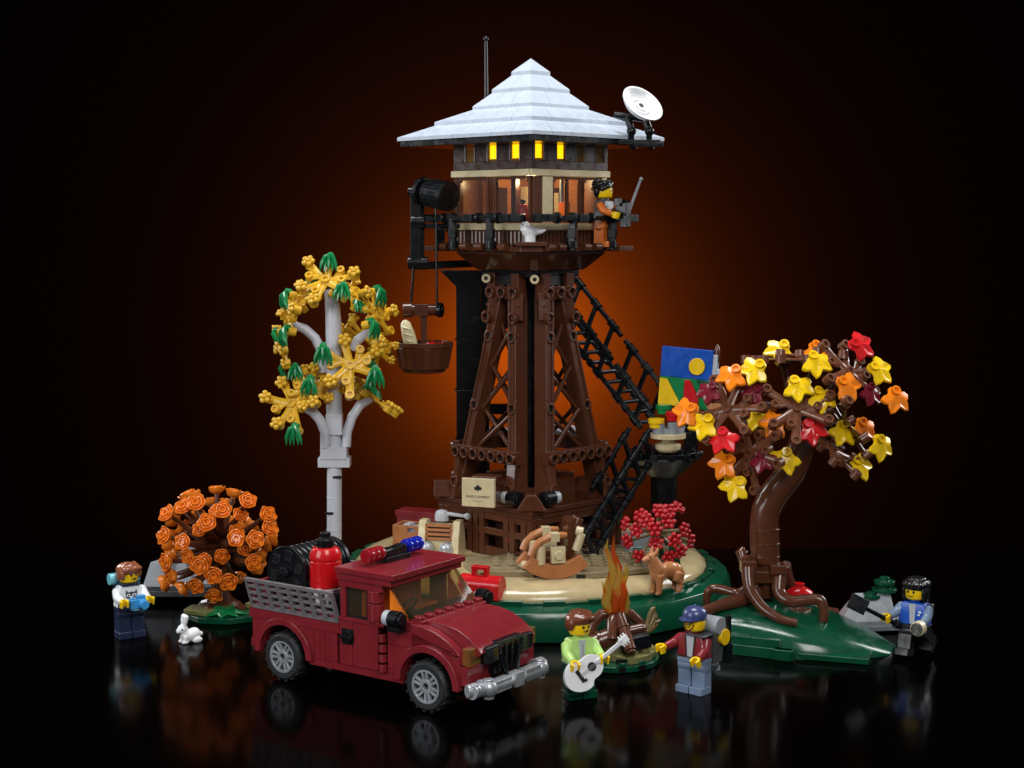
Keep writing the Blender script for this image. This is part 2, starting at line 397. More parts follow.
for i in range(11):
    x = -5+i
    for s in (-1, 1):
        if abs(x) < 4.2: m.stud((x, -4.85, 26.4), h=.17); m.stud((4.85, x, 26.4), h=.17)
def clips(m):
    for x in (-3.6, -2.5, -1.4, .2, 1.4, 2.6): m.cyl((x-.35, -5.5, 26.35), (x+.35, -5.5, 26.35), .3, n=10)
clips(m); m.M = Matrix.Rotation(pi/2, 4, 'Z'); clips(m); m.M = Matrix()
prt('balcony_floor', m, BROWN)
def rail(k, posts):
    m = MB(); Rm = Matrix.Rotation(k*pi/2, 4, 'Z'); y = -5.75; z = 28.45
    m.box((-.1, y, z), (10.2, .42, .36))
    for x in (-5.0, -3.9, -.6, 3.2, 4.4): m.box((x, y, z), (1.0, .6, .56))
    for x in (-3.2, .4, 2.4): m.cyl((x-.12, y, z), (x+.12, y, z), .42, n=12)
    r = obj('railing', m, BLACK, tw, .04, M=Rm)
    for x in posts:
        p = MB(); p.bar((x, -5.62, 26.1), (x+.05, y, z), .46, .5); p.cyl((x, -5.6, 26.25), (x, -5.6, 26.8), .4, n=12); p.cyl((x, -5.95, z), (x, -5.5, z), .42, n=12)
        p.bar((x+.02, -5.66, 27.0), (x+.04, -5.7, 27.7), .6, .62)
        obj('rail_post', p, BLACK, r, .04)
rail(0, (-2.5, 1.45)); rail(1, (-1.5, 2.8)); rail(3, (-3, 1.5)); rail(2, (-2, 2))
# cabin
H = 4.07
m = MB()
def siding(m):
    m.box((0, -H+.12, 26.98), (2*H-.02, .22, 1.14))
    for i in range(19): m.cyl((-H+.35+i*.41, -H+.06, 26.45), (-H+.35+i*.41, -H+.06, 27.5), .19, n=8)
four(m, siding); cw = prt('cabin_wall', m, BROWN, .03)
prt4('sill_band', lambda m: m.box((-.12, -H+.02, 27.83), (2*H, .5, .5)), TAN)
prt4('beam_band', lambda m: m.box((-.12, -H+.03, 31.72), (2*H+.02, .46, .48)), TAN)
for c_, d_ in (((H-.12, -2.45, 29.8), (.42, 1.02, 3.36)), ((H-.12, 3.7, 29.8), (.4, .5, 3.36))): m = MB(); m.box(c_, d_); prt('corner_post', m, TAN)
for c_, d_ in (((-3.86, -H+.16, 29.78), (.36, .34, 3.34)), ((-.1, -H+.2, 29.78), (.5, .3, 3.34)), ((H-.14, -3.42, 29.78), (.3, .86, 3.34))): m = MB(); m.box(c_, d_); prt('wall_panel', m, BROWN)
def window(M, w, z0, z1, mullion=None):
    m = MB(); t = .2
    for s in (-1, 1): m.box((s*(w/2-t/2), 0, (z0+z1)/2), (t, .34, z1-z0))
    m.box((0, 0, z0+t/2), (w-2*t, .32, t)); m.box((0, 0, z1-t/2), (w-2*t, .32, t))
    if mullion is not None: m.box((mullion, 0, (z0+z1)/2), (.2, .26, z1-z0-2*t))
    for s in (-1, 1):
        for zz in (z0+t+.1, z1-t-.1): m.box((s*(w/2-t-.09), -.12, zz), (.2, .1, .2))
    f = obj('window_frame', m, BROWN, tw, .03, M=M)
    p = MB(); p.box((0, .05, (z0+z1)/2), (w-2*t, .05, z1-z0-2*t)); obj('pane', p, GLASS, f, 0)
T = Matrix.Translation; RZ = lambda k: Matrix.Rotation(k*pi/2, 4, 'Z')
window(T((-2.0, -H+.18, 0)), 3.2, 28.1, 31.46, .62); window(T((2.05, -H+.18, 0)), 3.7, 28.1, 31.46)
window(T((H-.18, -.3, 0)) @ RZ(1), 3.2, 28.1, 31.46, .1); window(T((H-.18, 2.4, 0)) @ RZ(1), 2.1, 28.1, 31.46)
# rear walls, seen from inside through the panes
for c_, d_ in (((-.2, H-.2, 29.8), (2*H-.6, .3, 3.3)), ((-H+.2, 0, 29.8), (.3, 2*H-.9, 3.3))): m = MB(); m.box(c_, d_); prt('rear_wall', m, NOUGAT)
for c_, d_ in (((-2.9, 2.5, 29.2), (.7, .6, 3.4)), ((-1.0, H-.45, 29.3), (1.1, .2, 2.2))): m = MB(); m.box(c_, d_); prt('cupboard', m, TAN)
m = MB(); m.box((-1.1, -.5, 29.6), (.5, .5, 5.8)); prt('inner_pillar', m, DBROWN); m = MB(); m.cyl((1.6, 1.7, 26.6), (1.6, 1.7, 32.4), .16); prt('stove_pipe', m, GREY); m = MB(); m.box((-.9, 3.7, 29.3), (1.0, .3, 3.0)); m.box((-3.7, .6, 29.3), (.3, 1.0, 3.0)); prt('wall_pillar', m, DBROWN)
m = MB(); m.box((0, 0, 26.5), (7.6, 7.6, .24)); prt('cabin_floor', m, DBROWN)
m = MB(); m.box((0, 0, 34.35), (7.7, 7.7, .2)); prt('ceiling', m, DBROWN)
# upper band with small windows
m = MB()
WX = {0: [-2.3, .05, 2.4], 1: [-3.3, -1.0, 1.1, 3.2], 2: [-2.3, .05, 2.4], 3: [-2.3, .05, 2.4]}
def upper(k):
    m = MB(); m.box((0, -H+.2, 32.28), (2*H-.01, .5, .62)); m.box((0, -H+.2, 34.1), (2*H-.01, .5, .36))
    e = [-H] + [v for x in WX[k] for v in (x-.58, x+.58)] + [H]
    for i in range(0, len(e), 2):
        if e[i+1]-e[i] > .02: m.box(((e[i]+e[i+1])/2, -H+.06, 33.25), (e[i+1]-e[i], .16, 1.34))
    obj('upper_wall', m, DBROWN, tw, M=Matrix.Rotation(k*pi/2, 4, 'Z'))
for k in range(4): upper(k)
for k in (0, 1):
    for i, x in enumerate(WX[k]):
        p = MB(); p.box((x, -H+.06, 33.25), (1.16, .06, 1.34)); pn_ = obj('upper_pane', p, AMBER, tw, 0, M=RZ(k))
        for s in (-.5, .5): p = MB(); p.cyl((x+s, -H+.0, 32.6), (x+s, -H+.0, 33.9), .07, n=8); obj('mullion', p, DBROWN, pn_, 0)
        if (k, i) in ((0, 1), (0, 2), (1, 0), (1, 1)): q = MB(); q.box((x+(-.35 if k == 0 else .35), -H+.5, 33.3), (.7, .12, 1.05)); obj('lit_lamp', q, LAMPLIT, tw, 0, M=RZ(k))
prt4('inner_screen', lambda m: m.box((.1, -H+1.3, 33.3), (5.0, .12, 1.5)), BROWN)
# roof
SQ = 1/sqrt(2)
tiers = [(0, 40.3, 1.45, 39.3), (1.2, 39.2, 2.9, 38.0), (2.65, 37.9, 4.35, 36.75), (4.05, 36.6, 7.2, 35.6), (6.9, 35.42, 10.0, 34.45)]
m = MB(); a = 9.75*SQ; loft(m, [([(-a, -a), (a, -a), (a, a), (-a, a)], 33.75), ([(-a, -a), (a, -a), (a, a), (-a, a)], 34.2)])
a2 = 6.5*SQ; loft(m, [([(-a2, -a2), (a2, -a2), (a2, a2), (-a2, a2)], 34.2), ([(-.2, -.2), (.2, -.2), (.2, .2), (-.2, .2)], 39.4)])
rf = obj('roof', m, BLACK, tw, .03)
for ti, (r0, z0, r1, z1) in enumerate(tiers):
    m = MB(); a0, a1 = r0*SQ, r1*SQ
    for k in range(4):
        m.M = Matrix.Rotation(k*pi/2, 4, 'Z'); n = max(1, round(2*a1/2.0)); g = .012
        for i in range(n):
            f0, f1 = -1+2*i/n, -1+2*(i+1)/n; g0 = g if i > 0 else 0; g1 = g if i < n-1 else 0
            th = .32 if ti < 4 else .26
            top = [(f0*a0+g0, -a0), (f1*a0-g1, -a0), (f1*a1-g1, -a1), (f0*a1+g0, -a1)]
            zz = [z0, z0, z1, z1]
            vs = [(x, y, z) for (x, y), z in zip(top, zz)] + [(x, y, z-th) for (x, y), z in zip(top, zz)]
            m.push(vs, [(0, 1, 2, 3), (7, 6, 5, 4), (0, 4, 5, 1), (1, 5, 6, 2), (2, 6, 7, 3), (3, 7, 4, 0)])
    m.M = Matrix(); obj('roof_tier', m, SNOW, rf, 0, 20)
# support column behind the legs
p = at(469, 350, 11); cx, cy = p.x, 11
m = MB(); m.box((0, 0, 13.2), (1.95, 1.95, 20.6)); m.box((1.3, .2, 13.2), (.6, 1.4, 20.4)); m.prism([(-1, 0), (1.4, 0), (3.0, 1.2), (-2.2, 1.2)], -1, 1, T((0, 0, 23.2)) @ XZ)
m.box((2.2, -1.2, 20.3), (3.2, .5, .8)); m.box((2.6, -1.4, 13.6), (3.6, .5, .8))
for z in (11, 15, 19): m.box((-.1, 0, z), (2.04, 2.04, .06))
c = thing('support_column', 'black square column standing behind the tower legs under the winch', 'column', (cx, cy, 0))
obj('column_shaft', m, BLACK, c)
m = MB()
for z in (9.2, 10.6, 12.0, 17.3, 20.6): m.cyl((.55, -1.02, z), (.55, -.9, z), .3, n=12)
obj('pin_hole', m, INK, c, 0)
m = MB(); m.box((0, 0, 2.6), (2.6, 2.6, .4)); obj('foot_plate', m, IRON, c)
m = MB(); m.box((4.8, 3.2, 10.55), (9.0, 5.2, .6)); m.box((4.8, 3.2, 11.0), (8.4, 4.8, .3)); obj('rear_shelf', m, BLACK, c)
m = MB()
for i in range(7): m.prism([(-.6, 0), (.6, 0), (.6, .1), (-.6, .5)], -1.9, 1.9, T((1.2+i*1.22, 3.2, 11.15)) @ XZ)
obj('pale_tile', m, LGREY, c, .03)
# antenna
p0 = at(486.5, 100, 8); p1 = at(486, 39, 8)
m = MB(); m.cyl((0, 0, -.6), (p1.x-p0.x, 0, p1.z-p0.z), .16, .12, 10); m.sph((p1.x-p0.x, 0, p1.z-p0.z), .22)
m.cyl((0, 0, -1.4), (0, 0, -.6), .3)
tag(obj('antenna', m, BLACK, None, 0), 'thin dark antenna rod with ball tip rising behind the white roof', 'antenna').location = p0
# satellite dish on the roof edge
pc = at(640, 107, 2.6); sd = thing('satellite_dish', 'white round satellite dish clipped to the right roof edge', 'satellite dish', at(634, 143, 3))
rel = pc - Vector(sd.location); nrm = Vector((.45, -.62, .64)).normalized()
m = MB(); m.lathe([(.25, -.35), (.7, -.3), (1.25, -.1), (1.62, .3), (1.66, .42), (1.5, .42), (1.35, .2), (1.0, .05), (.75, .0), (.72, .12), (.6, .12), (.58, -.02), (.42, 0), (.42, .16), (.2, .18)], 36, rel, nrm)
obj('dish', m, WHITE, sd, 0)
m = MB(); m.cyl(rel+nrm*.1, rel+nrm*.2, .2); obj('dish_hole', m, IRON, sd, 0)
m = MB(); back = rel - nrm*.8
m.cyl(back + Vector((-1.5, 0, .0)), back + Vector((.9, 0, -.35)), .24); m.cyl(rel-nrm*.34, back-nrm*.15, .3)
for dx in (-.55, .75):
    b0 = back + Vector((dx, 0, -.15)); m.tube([b0, b0+Vector((.3, -.25, -.9)), b0+Vector((.35, -.1, -1.6)), b0+Vector((.5, .1, -2.3))], [.27, .26, .24, .26], 10)
    m.sph(b0+Vector((.33, -.22, -1.05)), .36)
m.box((.3, .2, .05), (3.2, 1.2, .34)); m.box((1.0, -.3, -.15), (2.2, .9, .3))
obj('bracket', m, BLACK, sd)
# ------------------------------------------------------------------ winch and hanging basket
hy = 5.0
px = lambda u, v, y=hy: at(u, v, y)
w0 = px(417, 262); hs = thing('winch', 'black drum winch on a post beside the cabin balcony', 'winch', w0)
rel = lambda u, v, y=hy: px(u, v, y) - w0
m = MB(); a = rel(416, 264); b = rel(416, 192); m.bar(a, b, .75, .8); m.bar(rel(421, 262, 5.4), rel(421, 200, 5.4), .5, .5)
m.cyl(rel(411, 222)+Vector((0, -.1, 0)), rel(425, 222)+Vector((0, -.1, 0)), .5); m.cyl(a+Vector((-.6, 0, .1)), a+Vector((.9, 0, .1)), .45)
m.cyl(rel(408, 192), rel(418, 192), .36)
obj('winch_post', m, BLACK, hs)
m = MB(); m.bar(rel(412, 266), rel(482, 263, 8), .7, .55); m.bar(rel(425, 219), rel(462, 219, 5.4), .45, .45); m.bar(rel(425, 226), rel(462, 226, 5.4), .35, .35)
m.cyl(rel(433, 219), rel(437, 219), .42); m.cyl(rel(446, 226), rel(450, 226), .45); m.bar(rel(441, 228), rel(441, 250, 5.4), .55, .6)
obj('winch_arm', m, BLACK, hs)
d0, d1 = rel(424, 192), rel(447, 196, 3.4); ax = (d1-d0).normalized()
m = MB(); m.cyl(d0-ax*.2, d0+ax*.15, 1.12, n=24); m.cyl(d0, d0+ax*1.0, .62, n=20); m.cyl(d0+ax*.45, d1, .95, 1.0, n=28); m.cyl(d1, d1+ax*.25, 1.12, n=28)
e1 = ax.orthogonal().normalized(); e2 = ax.cross(e1)
for k in range(22): o_ = e1*cos(2*pi*k/22)+e2*sin(2*pi*k/22); m.bar(d0+ax*.6+o_*.97, d1+o_*1.02, .13, .16, up=o_)
obj('drum', m, BLACK, hs, .03)
bk0 = at(424, 373, 4.6); bk = thing('basket', 'brown slatted bucket hanging on two black cords below the winch', 'basket', bk0)
rb_ = lambda u, v, y=4.6: at(u, v, y) - bk0
m = MB(); m.tube([rb_(434.5, 200), rb_(436, 215), rb_(437, 308)], .09, 6); m.tube([rb_(417, 264), rb_(414, 262), rb_(411, 306)], .09, 6)
obj('cord', m, BLACK, bk, 0)
m = MB(); k_ = lambda r, z: (r, z)
m.lathe([(1.35, .05), (1.55, .1), (1.62, .35), (1.78, .35), (2.08, 2.0), (2.18, 2.0), (2.18, 2.35), (1.95, 2.35), (1.9, 1.6), (1.6, .5)], 30)
for k in range(18):
    a = 2*pi*k/18; q0 = Vector((1.78*cos(a), 1.78*sin(a), .4)); q1 = Vector((2.08*cos(a), 2.08*sin(a), 1.95))
    m.bar(q0, q1, .52, .14, up=(cos(a), sin(a), 0))
obj('bucket', m, BROWN, bk, .02)
m = MB(); hb0, hb1 = rb_(405, 310), rb_(438, 310); m.cyl(hb0, hb1, .42, n=16); m.cyl(hb0-Vector((.15, 0, 0)), hb0+Vector((.55, 0, 0)), .55); m.box(((hb0+hb1)/2), (1.0, .9, .9))
m.bar(rb_(424, 312), rb_(424, 372), .55, .5); obj('handle', m, BROWN, bk)
m = MB(); m.cyl(hb1, hb1+Vector((.3, -.1, 0)), .55); m.cyl(hb1+Vector((.3, -.1, 0)), hb1+Vector((.42, -.12, 0)), .25); obj('handle_cap', m, BLACK, bk, .03)
g0, g1 = at(413, 352, 4.1), at(404.5, 320, 4.1); m = MB(); v = g1-g0
m.tube([v*-.4, v*.0, v*.3, v*.6, v*.9, v*1.0], [.3, .48, .52, .5, .38, .15], 14)
for t in (.15, .35, .55, .75): m.tube([v*t+Vector((-.3, -.44, .1)), v*t+Vector((0, -.53, 0)), v*t+Vector((.35, -.4, -.12))], .07, 6)
tag(obj('baguette', m, CREAM, None, 0), 'pale cream baguette standing upright in the hanging basket', 'bread').location = g0
for i, (u, v_, y, lb) in enumerate(((431.5, 343, 4.2, 'red apple in the hanging basket, nearer the handle'), (442, 343.5, 4.0, 'red apple in the hanging basket, at the outer rim'))):
    m = MB(); m.lathe([(.05, .05), (.28, .0), (.48, .3), (.5, .6), (.36, .82), (.1, .74), (.05, .7)], 16, (0, 0, -.55)); m.cyl((0, 0, .1), (.08, 0, .45), .06, n=6)
    t = obj('apple', m, RED, None, 0); t.location = at(u, v_+3, y); tag(t, lb, 'apple', 'apples in the hanging basket')

# ------------------------------------------------------------------ stairs
def ladder(name, label, a, b, wd, n, off, hand):
    """a, b: ends of the left stringer, wd: vector to the right stringer, off: rail offset vector"""
    a, b, wd, off = Vector(a), Vector(b), Vector(wd), Vector(off); t = thing(name, label, 'staircase', b, group='black ladder flights of the tower')
    o = b.copy(); a = a-o; b = b-o
    for s in (0, 1):
        m = MB(); m.cyl(a+wd*s, b+wd*s, .2, n=10)
        for q in (.15, .5, .85): c = a+(b-a)*q+wd*s; d = (b-a).normalized(); m.cyl(c-d*.2, c+d*.2, .3, n=10)
        obj('stringer', m, BLACK, t, 0)
    for i in range(n):
        c = a+(b-a)*(i+.5)/n; m = MB(); m.bar(c, c+wd, .55, .18, up=(0, 0, 1)); m.cyl(c-wd*.06, c+wd*1.06, .17, n=8); obj('rung', m, BLACK, t, .02)
    for s, segs in hand:
        for (q0, q1) in segs:
            m = MB(); of_ = off*(.72 if (s == 0 and off.x > 0) else 1); p0 = a+(b-a)*q0+wd*s+of_; p1 = a+(b-a)*q1+wd*s+of_; d = (p1-p0).normalized(); m.cyl(p0, p1, .2, n=10)
            L = (p1-p0).length
            for f in (.16, .5, .84) if L > 5 else (.25, .75):
                c = p0+(p1-p0)*f; m.cyl(c-d*.32, c+d*.32, .29, n=12); m.cyl(c-d*.42, c-d*.36, .33, n=12); m.cyl(c+d*.36, c+d*.42, .33, n=12)
                m.bar(c, c-of_+d*.35, .26, .3); e = c-of_+d*.35; m.cyl(e-d*.35, e+d*.35, .32, n=10)
            obj('handrail', m, BLACK, t, 0)
up = lambda u, v, y: at(u, v, y)
ua, ub = Vector((2.4, 13.6, 21.9)), at(641, 428, 6.6)
ladder('ladder_flight', 'upper black ladder flight leaning from the balcony down to the landing', ua, ub, (1.45, 1.45, 0), 13, (1.0, -1.0, 2.1), ((1, ((.0, .50), (.54, .97))), (0, ((.2, .62), (.66, 1.0)))))
la, lb_ = at(637, 448, 7.2), at(570, 557, 1.7)
ladder('ladder_flight', 'lower black ladder flight from the landing down to the studded plate', la, lb_, (1.42, -1.42, 0), 9, (-.75, -.75, 1.45), ((0, ((-.02, .55),)), (1, ((-.03, .48), (.5, 1.0)))))
# landing on its pillar
lp = at(664, 470, 7.0); LZ = at(664, 452, 6).z
ld = thing('stair_landing', 'black octagonal stair landing on a round pillar at mid height', 'landing', (lp.x, 7.0, 2.4))
m = MB(); m.lathe([(1.0, 0), (1.0, LZ-4.0)], 24); m.cyl((0, 0, LZ-7.1), (0, 0, LZ-7.05), 1.03, n=24); m.cyl((0, 0, 3), (0, 0, 3.05), 1.03, n=24); obj('pillar', m, BLACK, ld)
m = MB(); z = LZ-2.4
loft(m, [(poly_r(1.1, 8, pi/8), z-2.0), (poly_r(2.75, 8, pi/8), z-.55), (poly_r(2.75, 8, pi/8), z-.42)]); obj('underside', m, IRON, ld)
m = MB(); m.prism(poly_r(2.8, 8, pi/8), z-.4, z)
for i in range(-2, 3):
    for j in range(-2, 3):
        if i*i+j*j < 6: m.stud((i, j, z))
for i in range(7): a = -pi*.9+i*.45; m.cyl((2.7*cos(a), 2.7*sin(a), z-.25), (2.95*cos(a), 2.95*sin(a), z-.25), .3, n=10)
for (x, y) in ((1.6, -1.6), (2.3, .4)): m.box((x, y, z+.8), (.6, .6, 1.6))
obj('landing_plate', m, BLACK, ld)
# paint stool on the landing
ps = at(668, 446, 4.6)
st = thing('paint_stool', 'small tan round stool carrying grey and coloured paint dabs on the landing', 'stool', ps)
m = MB(); m.lathe([(.75, -.4), (.95, -.2), (.98, .15), (.5, .3), (.5, .62), (1.35, .62), (1.35, 1.0)], 20); obj('stool_base', m, TAN, st, .03)
m = MB(); m.box((0, .1, 1.2), (2.3, 1.7, .4)); m.cyl((-.75, -.5, 1.0), (-.75, -.5, 1.8), .45); m.cyl((.3, -.6, 1.0), (.3, -.6, 1.9), .4); m.cyl((.9, .1, 1.3), (.9, .1, 2.2), .4); obj('stool_top', m, GREY, st)
for (x, y, z, mat, lb) in ((-.95, -.5, 1.8, YELLOW, 'yellow round paint pot on the stool by the easel'), (.35, -.6, 2.35, RED, 'red round paint pot, foremost on the stool by the easel'), (-.3, .4, 2.75, BGREEN, 'green round paint pot at the back of the stool'), (1.25, .2, 2.8, BLUE, 'blue round paint pot highest on the stool by the easel')):
    m = MB(); m.cyl((0, 0, -.35), (0, 0, 0), .5, n=16); m.cyl((0, 0, 0), (0, 0, .35), .62, n=18)
    p = obj('paint_pot', m, mat, None, .03); p.location = Vector(ps)+Vector((x, y, z)); tag(p, lb, 'paint pot', 'paint pots on the stool')
m = MB(); m.cyl((0, 0, -1.2), (0, 0, 0), .2); 
# painting
pc = at(686, 378, 6.5); pt = thing('painting', 'bright block painting of sun and hills on a board above the landing', 'painting', pc, R(-16)); pt.rotation_euler = (0, R(4), R(-20)); pt.scale = (1, 1, 1.04)
m = MB(); m.box((0, 0, 1.1), (4.0, .4, 2.2)); obj('sky_panel', m, BLUE, pt)
m = MB(); m.box((0, 0, -1.1), (4.0, .4, 2.18)); obj('ground_panel', m, BGREEN, pt)
m = MB(); m.cyl((.85, -.2, .95), (.85, -.42, .95), .62, n=24); obj('sun_disc', m, YELLOW, pt)
m = MB(); m.prism([(-1.95, -2.1), (-.1, -2.1), (-1.4, -.15), (-1.95, -.15)], .2, .42, XZ); obj('yellow_hill', m, YELLOW, pt)
m = MB(); m.prism([(0, -2.1), (1.15, -2.1), (1.15, -1.3), (.4, -.1), (0, -.1)], .2, .42, XZ); obj('red_hill', m, RED, pt)
m = MB(); m.prism([(.85, -.05), (1.95, -.05), (1.95, -1.4)], .2, .3, XZ); obj('green_hill', m, GREEN, pt)
m = MB(); m.box((0, .35, 0), (3.6, .3, 4.0)); m.box((2.1, .2, .6), (.5, .6, 2.6)); m.box((2.6, .1, .7), (.8, .4, .4)); obj('back_board', m, LGREY, pt)
m = MB(); m.bar((0, .6, -2.2), (0, .9, -4.2), .5, .5); obj('easel_leg', m, BLACK, pt)
pb = at(712, 375, 6.0); m = MB(); m.tube([(0, 0, -.9), (.05, 0, .4), (.12, 0, 1.0), (.12, 0, 1.6), (.12, 0, 1.95)], [.13, .16, .27, .2, .06], 10)
t = obj('paint_brush', m, BROWN, None, 0); t.location = pb + Vector((.25, -.1, .4)); tag(t, 'brown paint brush standing upright beside the painting', 'brush')
pl = thing('paint_palette', 'nougat paint palette with red and green dabs beside the painting', 'palette', at(714, 397, 5.6), R(-25))
m = MB(); m.prism([(1.0*cos(a)*(.8 if a > pi else 1), 1.15*sin(a)) for a in [2*pi*i/18 for i in range(18)]], -.1, .1, XZ); obj('palette_board', m, NOUGAT, pl, .04)
for (x, z, mt_) in ((-.35, .4, RED), (.1, .8, BGREEN), (.5, .35, INK)):
    m = MB(); m.cyl((x, -.1, z), (x, -.2, z), .24, n=12); obj('paint_dab', m, mt_, pl, .02)

# ------------------------------------------------------------------ sign
sg = thing('sign_board', 'tan name sign with a black maple leaf and lettering on the tower base', 'sign', at(478.8, 492.5, -.6) + Vector((0, 0, 0)), R(-19))
m = MB(); m.box((0, 0, 0), (2.5, .36, 2.06)); obj('board', m, TAN, sg, .03)
leaf2 = [(0, 1), (.18, .62), (.42, .75), (.36, .35), (.62, .5), (.68, .3), (1, .22), (.72, -.08), (.8, -.3), (.4, -.3), (.06, -.32), (.06, -.8)]
leaf2 = leaf2 + [(-x, y) for x, y in leaf2[::-1] if x > 0]
m = MB(); m.prism([(x*.33, y*.33+.3) for x, y in leaf2], .18, .195, XZ); obj('leaf_emblem', m, INK, sg, 0)
def text(word, size, parent, M, mat, name='lettering'):
    c = bpy.data.curves.new(name, 'FONT'); c.body = word; c.size = size; c.align_x = 'CENTER'; c.align_y = 'CENTER'; c.extrude = .006; c.resolution_u = 3
    tmp = bpy.data.objects.new('tmp', c); COL.objects.link(tmp); dg = bpy.context.evaluated_depsgraph_get()
    me = bpy.data.meshes.new_from_object(tmp.evaluated_get(dg)); bpy.data.objects.remove(tmp); bpy.data.curves.remove(c)
    me.materials.clear(); me.materials.append(mat); o = bpy.data.objects.new(name, me); COL.objects.link(o); o.parent = parent; o.matrix_local = M; return o
text('MAPLE SUMMIT', .27, sg, T((0, -.19, -.3)) @ Matrix.Rotation(pi/2, 4, 'X'), INK)
m = MB()
for i in range(11): m.box((-.4+i*.08, -.187, -.6), (.05, .012, .05))
obj('small_print', m, DTAN, sg, 0)
m = MB(); m.box((.3, 1.0, -.2), (1.8, 1.8, 1.3)); m.box((.3, .9, .9), (1.9, 1.2, .5)); obj('sign_block', m, BROWN, sg)
# red bottle behind the lattice
bt = thing('oil_lantern', 'small red and black lantern standing inside the lattice store room', 'lantern', at(510.5, 541, 1.2))
m = MB(); m.cyl((0, 0, 0), (0, 0, .62), .5, n=18); obj('lantern_base', m, RED, bt)
m = MB(); m.cyl((0, 0, .62), (0, 0, 1.4), .36, n=14); m.torus((0, 0, 1.4), (1, 0, 0), .3, .07); obj('lantern_top', m, BLACK, bt)
# white bird
bd = at(530, 246, -.2)
m = MB(); m.sph((0, 0, .55), (.62, .42, .42)); m.sph((-.35, 0, 1.0), .34); m.tube([(-.35, 0, .6), (-.35, 0, 1.0)], [.38, .3], 12); m.tube([(.3, 0, .55), (.85, 0, .6), (1.15, 0, .72)], [.3, .18, .1], 10); m.tube([(-.55, 0, 1.0), (-.82, 0, .95)], [.16, .03], 8); m.cyl((0, 0, -.35), (0, 0, .3), .4, n=16)
b = obj('bird', m, WHITE, None, remesh=.06, smooth_it=3); b.location = bd + Vector((0, 0, .45)); tag(b, 'small white bird perched on the front corner of the balcony', 'bird')
m = MB()
for s in (-1, 1): m.sph((-.5, s*.27, 1.08), .06, 8, 6)
obj('bird_eye', m, INK, b, 0)

# ------------------------------------------------------------------ crate, radio, rocking chair, red can
cr = thing('wooden_crate', 'nougat brown open crate with handle slot beside the tower base', 'crate', at(416, 547, 5), R(-20))
m = MB(); W, D, Hh = 3.0, 2.0, 1.8
for s in (-1, 1): m.box((0, s*(D/2-.1), Hh*.36), (W, .2, Hh*.72)); m.box((s*(W/2-.1), 0, Hh/2), (.2, D-.4, Hh))
for s in (-1, 1):
    for x in (-1, 1): m.box((x*.9, s*(D/2-.1), Hh*.85), (1.2, .2, Hh*.3))
    m.box((0, s*(D/2-.1), Hh*.95), (.6, .2, .16))
m.box((0, 0, .1), (W-.4, D-.4, .2)); obj('crate_wall', m, NOUGAT, cr, .03)
m = MB(); m.box((.4, 0, 1.2), (1.5, 1.2, .9)); m.box((-.6, .1, 1.3), (.6, 1.0, 1.0)); t = obj('grey_parcel', m, LGREY, None, .05); t.matrix_world = T(at(416, 547, 5)) @ Matrix.Rotation(R(-20), 4, 'Z'); tag(t, 'pale grey block packed inside the nougat crate', 'parcel')
cb = thing('red_chest', 'dark red box half hidden behind the nougat crate', 'box', at(421, 520, 7), R(-20))
m = MB(); m.box((0, 0, -.3), (3.4, 1.6, 1.4)); obj('chest_body', m, DARKRED, cb); m = MB(); m.box((0, 0, .6), (3.6, 1.8, .4)); obj('chest_lid', m, DARKRED, cb)
rd = thing('radio', 'tan box shaped radio with slatted front and two silver dials', 'radio', at(442, 556, 2.4), R(-14))
m = MB(); prof = [(-1.05, 0), (1.05, 0), (1.0, .8), (.85, 1.7), (.6, 2.5), (.4, 2.75), (-.4, 2.75), (-.6, 2.5), (-.85, 1.7), (-1.0, .8)]
YZ = Matrix(((0, 0, 1, 0), (1, 0, 0, 0), (0, 1, 0, 0), (0, 0, 0, 1)))
for (x0, x1) in ((-1.6, -1.05), (1.0, 1.55)): m.prism(prof, x0, x1, YZ)
m.box((0, .1, 1.2), (2.1, 1.5, 2.3)); obj('radio_case', m, TAN, rd, .04)
m = MB()
for i in range(4): m.box((0, -.75, 1.45+i*.33), (2.04, .22, .2))
for x in (-.95, .95): m.box((x, -.74, 1.95), (.16, .24, 1.2))
obj('slat_grille', m, NOUGAT, rd, .02); m = MB(); m.box((0, -.68, 1.95), (1.9, .06, 1.2)); obj('grille_dark', m, INK, rd, 0)
for x in (-.9, .62):
    m = MB(); m.cyl((x, -.6, .72), (x, -1.15, .72), .52, n=24); m.sph((x, -1.15, .72), (.42, .16, .42)); obj('dial', m, SILVER, rd, .03)
m = MB(); m.lathe([(.52, 2.7), (.52, 3.1), (.42, 3.4), (.15, 3.5)], 18); m.tube([(0, 0, 3.25), (1.9, -.1, 3.1)], [.16, .12], 8); m.sph((2.0, -.1, 3.1), .25); obj('aerial', m, LGREY, rd, 0)
rc = thing('rocking_chair', 'nougat rocking chair with curved rockers and tan fittings on the studded plate', 'rocking chair', (at(552, 576, -4.5)), R(14))
for y in (-1.0, 1.0):
    m = MB(); c_ = (0, 3.6); pol = arc(c_, 3.55, -pi/2-.72, -pi/2+.72, 14) + arc(c_, 2.55, -pi/2+.72, -pi/2-.72, 14)
    m.prism(pol, -y-.28, -y+.28, XZ); obj('rocker', m, NOUGAT, rc, .03)
m = MB()
m.box((.1, 0, 1.75), (2.6, 1.4, .4)); m.box((1.1, 0, 2.9), (.35, 1.5, 2.2)); m.box((1.3, 0, 3.8), (.5, 1.3, .7)); m.box((-.9, 0, 1.5), (.6, 1.4, .7)); m.cyl((1.2, -.4, 2.6), (1.9, -.4, 4.1), .3); m.cyl((1.2, .4, 2.6), (1.9, .4, 4.1), .3)
obj('seat', m, BROWN, rc)
